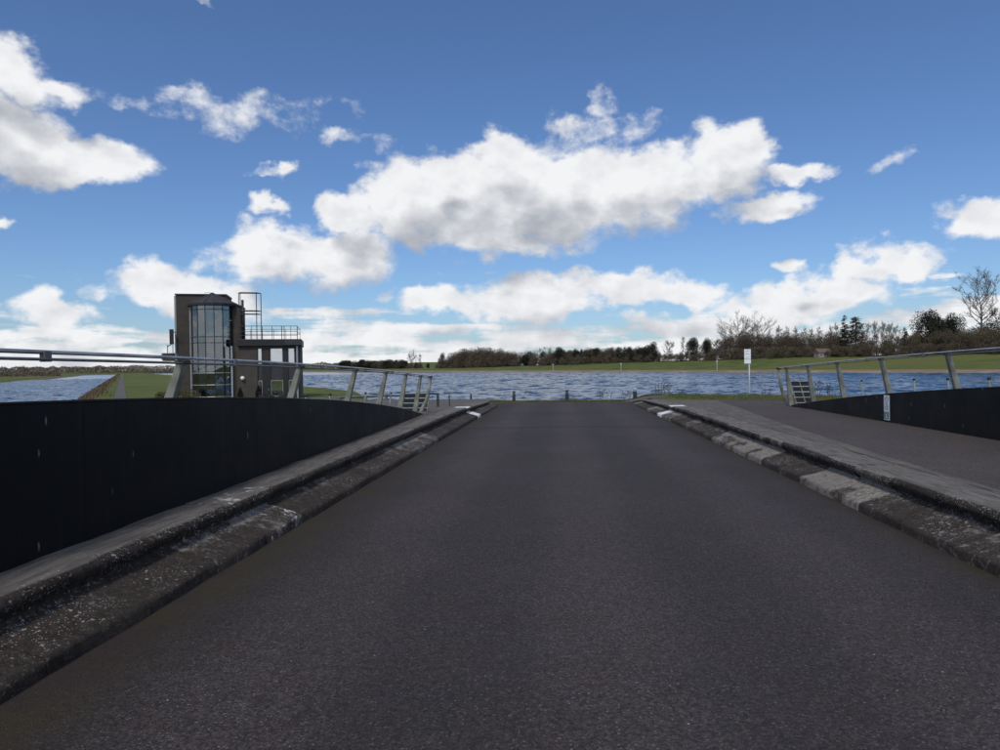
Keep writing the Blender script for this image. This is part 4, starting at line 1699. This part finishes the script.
def leaf_clump(c, rx, ry, rzz, n, size, seed, cone=False):
    q = random.Random(seed)
    mb = MB()
    for i in range(n):
        d = Vector((q.gauss(0, 1), q.gauss(0, 1), q.gauss(0, 1))).normalized() * (q.random() ** .33)
        zz = (d.z + 1) / 2
        sc = (1 - zz) * .9 + .1 if cone else 1
        o = Vector(c) + Vector((d.x * rx * sc, d.y * ry * sc, (zz if cone else max(d.z, -.3) * .75 + .3) * rzz))
        t = Vector((q.gauss(0, 1), q.gauss(0, 1), q.gauss(.5, 1))).normalized() * size
        w = t.cross(Vector((q.gauss(0, 1), q.gauss(0, 1), q.gauss(0, 1)))).normalized() * size * .4
        mb.quad(o - w, o + t * .5 - w, o + t, o + t * .4 + w)
    return mb


def tpt(px, dd):
    p = TMAT @ Vector((TU(px), dd, 0))
    return Vector((p.x, p.y, hz(p.x, p.y)))


for (px, dd, rx, hgt, m_, lb, cone) in ((173, -3.0, .9, 1.0, 'shrub', 'small olive shrub at the left foot of the lookout tower', False), (196, -3.2, 1.35, 1.25, 'shrub', 'wide round olive shrub in front of the glazed stair', False),
                                         (243, -2.4, .45, 1.3, 'dark_leaf', 'dark pointed shrub under the globe lamp', True), (260, -2.2, .5, 1.5, 'dark_leaf', 'dark pointed shrub left of the wing door', True)):
    p = tpt(px, dd)
    root = empty('shrub', p)
    tag(root, lb, 'shrub', 'shrubs at the tower foot')
    leaf_clump((0, 0, .05), rx, rx, hgt, 1500, .12, px, cone).build('foliage', M[m_], root)
    MB().tube([(0, 0, -.1), (0, 0, .5)], .04, 5).build('stem', M['bark'], root)

# garden tables beside the wing
for i, px in enumerate((268, 277, 286)):
    p = tpt(px, -2.6)
    root = empty('picnic_table', p, TW.rotation_euler.z)
    tag(root, ['dark picnic table by the wing door', 'dark picnic table in the middle of the three by the wing', 'dark picnic table nearest the corner column'][i], 'table', 'picnic tables by the tower')
    MB().box(-.8, .8, -.38, .38, .72, .77).build('tabletop', M['dark_metal'], root)
    for s in (-1, 1):
        MB().box(-.8, .8, s * .7 - .13, s * .7 + .13, .43, .47).build('bench', M['dark_metal'], root)
        MB().box(s * .6 - .04, s * .6 + .04, -.75, .75, .36, .428).build('crossbar', M['dark_metal'], root)
        for q in (-1, 1):
            MB().prism([(q * .42, -.05), (q * .50, -.05), (q * .22, .718), (q * .14, .718)], (0, 1, 0), (0, 0, 1), (1, 0, 0), .07, (s * .68, 0, 0)).build('leg', M['dark_metal'], root)

# ---------------------------------------------------------------- bollards and small things at the road end
M['bollard'] = mat('dark_green_bollard', (.028, .036, .034), .55, .3, 6)
M['bollard_cap'] = mat('pale_lens_cap', (.40, .43, .40), .5, .2, 6)


def bollard(px, Y, top_py, rad, label, pale):
    g = at(px, 402, Y)
    z = hz(g.x, Y)
    H = at(px, top_py, Y).z - z
    root = empty('bollard', (g.x, Y, z))
    tag(root, label, 'bollard', 'bollards along the bank')
    MB().tube([(0, 0, -.1), (0, 0, H * .72)], rad, 14).build('shaft', M['bollard'], root, smooth=False)
    MB().tube([(0, 0, H * .72), (0, 0, H * .86)], rad * .8, 14).build('lens', M['bollard_cap'] if pale else M['steel_dark'], root)
    MB().tube([(0, 0, H * .86), (0, 0, H * .93), (0, 0, H)], [rad * 1.06, rad * 1.06, rad * .5], 14).build('cap', M['bollard_cap'] if pale else M['bollard'], root)


bollard(514, 35.0, 391.0, .075, 'dark bollard on the bank left of the road axis', False)
bollard(567, 35.0, 390.0, .085, 'dark bollard standing in the green grass tuft', False)
bollard(635, 34.6, 388.0, .095, 'stout dark bollard with pale cap at the right kerb end', True)
bollard(471, 35.0, 393.6, .05, 'thin grey bollard near the left kerb end', False)

# dark barrier hoop at the left walkway end
a = at(438, 407, 24.0)
root = empty('barrier_post', (a.x, 24.0, walk_z(24)))
tag(root, 'dark steel barrier post with arm at the left walkway end', 'barrier')
ht = at(438, 393, 24.0).z - walk_z(24)
MB().box(-.04, .04, -.04, .04, -.1, ht).build('post', M['bollard'], root, bevel=.004)
MB().box(-.45, -.041, -.03, .03, ht - .06, ht).build('arm', M['bollard'], root)
MB().box(.3, .34, .5, .54, -.3, ht - .1).build('stub', M['bollard'], root)
MB().box(.12, .80, .50, .53, ht - .03, ht).build('arm', M['bollard'], root)

# timber post and rail fence beyond the left parapet
M['timber'] = mat('weathered_timber', (.16, .135, .10), .9, .3, 5, bump=.3)
fp = []
for px, py, Y in ((340, 396, 40), (365, 395, 37), (386, 393.5, 33.5), (404, 393, 30.5), (424, 392.5, 28)):
    p = at(px, py, Y)
    fp.append((p, hz(p.x, p.y)))
root = empty('timber_fence', (fp[2][0].x, fp[2][0].y, fp[2][1]))
tag(root, 'timber post and rail fence beyond the left parapet end', 'fence')
off = root.location
for (p, z) in fp:
    q = Vector((p.x, p.y, 0)) - Vector((off.x, off.y, off.z))
    MB().box(q.x - .06, q.x + .06, q.y - .06, q.y + .06, z - .2 - off.z, p.z - off.z).build('post', M['timber'], root)
for k in range(len(fp) - 1):
    for dz in (.12, .48):
        a, b_ = fp[k][0] - off, fp[k + 1][0] - off
        MB().tube([a - Vector((0, 0, dz)), b_ - Vector((0, 0, dz))], .045, 6).build('rail', M['bollard'] if dz < .2 else M['timber'], root)
# white board on a pole in the lake
p = at(747.5, 356, 44)
root = empty('lake_sign', (p.x, 44, WZ - .8))
tag(root, 'white two part board on a thin pole, standing in the lake', 'sign')
zz = root.location.z
s = 44 / F
bw = 6.2 * s
z0, z1, z2 = at(747, 363.6, 44).z - zz, at(747, 359.2, 44).z - zz, at(747, 349.2, 44).z - zz
MB().box(-bw / 2, bw / 2, -.02, .02, z1 + .012, z2).build('upper_board', M['white_sign'], root, bevel=.004)
MB().box(-bw / 2, bw / 2, -.02, .02, z0, z1 - .012).build('lower_board', M['white_sign'], root, bevel=.004)
for q, zq in enumerate((z2 - .12, z2 - .30, z1 + .12)):
    MB().box(-bw * .34, bw * (.30 - .08 * q), -.0235, -.0205, zq - .012, zq + .012).build('lettering', M['light_metal'], root)
MB().tube([(bw * .28, .05, 0), (bw * .28, .05, z2 - .05)], [.05, .05], 8).build('pole', M['light_metal'], root, smooth=True)

# distance markers along the far bank and a pale cabin
for px, tp, lb in ((553, 364, 'slim pale marker post on the far bank below the rounded evergreen'), (621, 363, 'slim pale marker post on the far bank, middle one'), (717, 360, 'slim pale marker post on the far bank near the large bare tree')):
    d = ray(px, 368)
    n = 212
    s = n / (TN[0] * d.x + TN[1] * d.y)
    x, y = d.x * s, d.y * s
    z = hz(x, y)
    H = at(px, tp, y).z - z
    root = empty('marker_post', (x, y, z))
    tag(root, lb, 'post', 'marker posts on the far bank')
    MB().tube([(0, 0, -.3), (0, 0, H - .8)], .14, 6).build('pole', M['bollard_cap'], root)
    MB().box(-.28, .28, -.04, .04, H - .8, H).build('board', M['bollard_cap'], root)

d = ray(825, 355)
s = 257 / (TN[0] * d.x + TN[1] * d.y)
x, y = d.x * s, d.y * s
z = hz(x, y)
root = empty('cabin', (x, y, z), R(12))
tag(root, 'small pale cabin with brown roof at the foot of the spruces', 'cabin')
k = y / F
w2, hh = 6.5 * k, at(825, 352.5, y).z - z
hr = at(825, 348.5, y).z - z
M['cabin_wall'] = mat('pale_boards', (.24, .20, .17), .8, .2, 2)
M['cabin_roof'] = mat('brown_shingle', (.13, .095, .075), .9, .2, 2)
MB().box(-w2, w2, 0, 3.6, -.4, hh).build('wall', M['cabin_wall'], root)
MB().prism([(-.4, hh), (1.8, hr), (4.0, hh)], (0, 1, 0), (0, 0, 1), (1, 0, 0), w2 * 2.15).build('roof', M['cabin_roof'], root)
for q in (-.6, -.1, .35, .7):
    wn = MB().box(q * w2 - .5, q * w2 + .5, -.06, -.002, hh * .30, hh * .80).build('window', M['white_sign'], root)
    MB().box(q * w2 - .42, q * w2 + .42, -.075, -.062, hh * .36, hh * .75).build('pane', M['dark_metal'], wn)

# two white buoys
for px, lb in ((496.6, 'white conical buoy, left one of the pair far out'), (498.9, 'white conical buoy, right one of the pair far out')):
    p = atz(px, 371.8, WZ)
    root = empty('buoy', (p.x, p.y, WZ))
    tag(root, lb, 'buoy', 'white buoys')
    k = p.y / F
    MB().tube([(0, 0, -.3), (0, 0, .25 * k), (0, 0, 1.6 * k), (0, 0, 3.6 * k)], [.8 * k, .95 * k, .7 * k, .1 * k], 12).build('float', M['white_sign'], root, smooth=True)
    MB().tube([(0, 0, .1 * k), (0, 0, .4 * k)], 1.0 * k, 12).build('collar', M['white_sign'], root, smooth=True)

# dried stalk plants on the bank
def dried_plant(seed, px, Y, h, n, label):
    q = random.Random(seed)
    p = at(px, 402, Y)
    z = hz(p.x, Y)
    root = empty('dried_plant', (p.x, Y, z))
    tag(root, label, 'plant', 'dried plants on the bank')
    st, sd = MB(), MB()
    for i in range(n):
        b0 = Vector((q.gauss(0, .16), q.gauss(0, .12), -.05))
        top = b0 + Vector((q.gauss(0, .16), q.gauss(0, .14), h * q.uniform(.6, 1.0)))
        md = b0.lerp(top, .5) + Vector((q.gauss(0, .03), q.gauss(0, .03), 0))
        st.tube([b0, md, top], [.009, .007, .004], 4)
        heads = [top]
        for j in range(q.randint(3, 6)):
            u = q.uniform(.45, .95)
            o = md.lerp(top, (u - .45) / .5)
            e = o + Vector((q.gauss(0, .10), q.gauss(0, .10), q.uniform(.05, .16)))
            st.tube([o, e], [.005, .003], 3)
            heads.append(e)
        for e in heads:
            rr = q.uniform(.010, .022)
            sd.tube([e - Vector((0, 0, rr)), e, e + Vector((0, 0, rr * 1.3))], [rr * .4, rr, rr * .3], 5)
    st.build('stems', M['stalk'], root)
    sd.build('seed_heads', M['seed'], root)


for i, (px, Y, h, n, lb) in enumerate((
        (606, 35.4, .62, 7, 'dried stalks between the grass tuft bollard and the pale capped bollard, left clump'),
        (624, 35.4, .60, 8, 'dried stalks between the grass tuft bollard and the pale capped bollard, right clump'),
        (660, 35.2, .78, 9, 'tall dried stalks just right of the pale capped bollard'),
        (672, 35.2, .74, 7, 'dried stalks second to the right of the pale capped bollard'),
        (763, 34.6, .95, 11, 'dark dried stalks left of the right parapet end'),
        (815, 33, 1.0, 10, 'dried stalks seen through the right parapet posts, left clump'),
        (830, 33, .9, 8, 'dried stalks seen through the right parapet posts, right clump'))):
    dried_plant(100 + i, px, Y, h, n, lb)
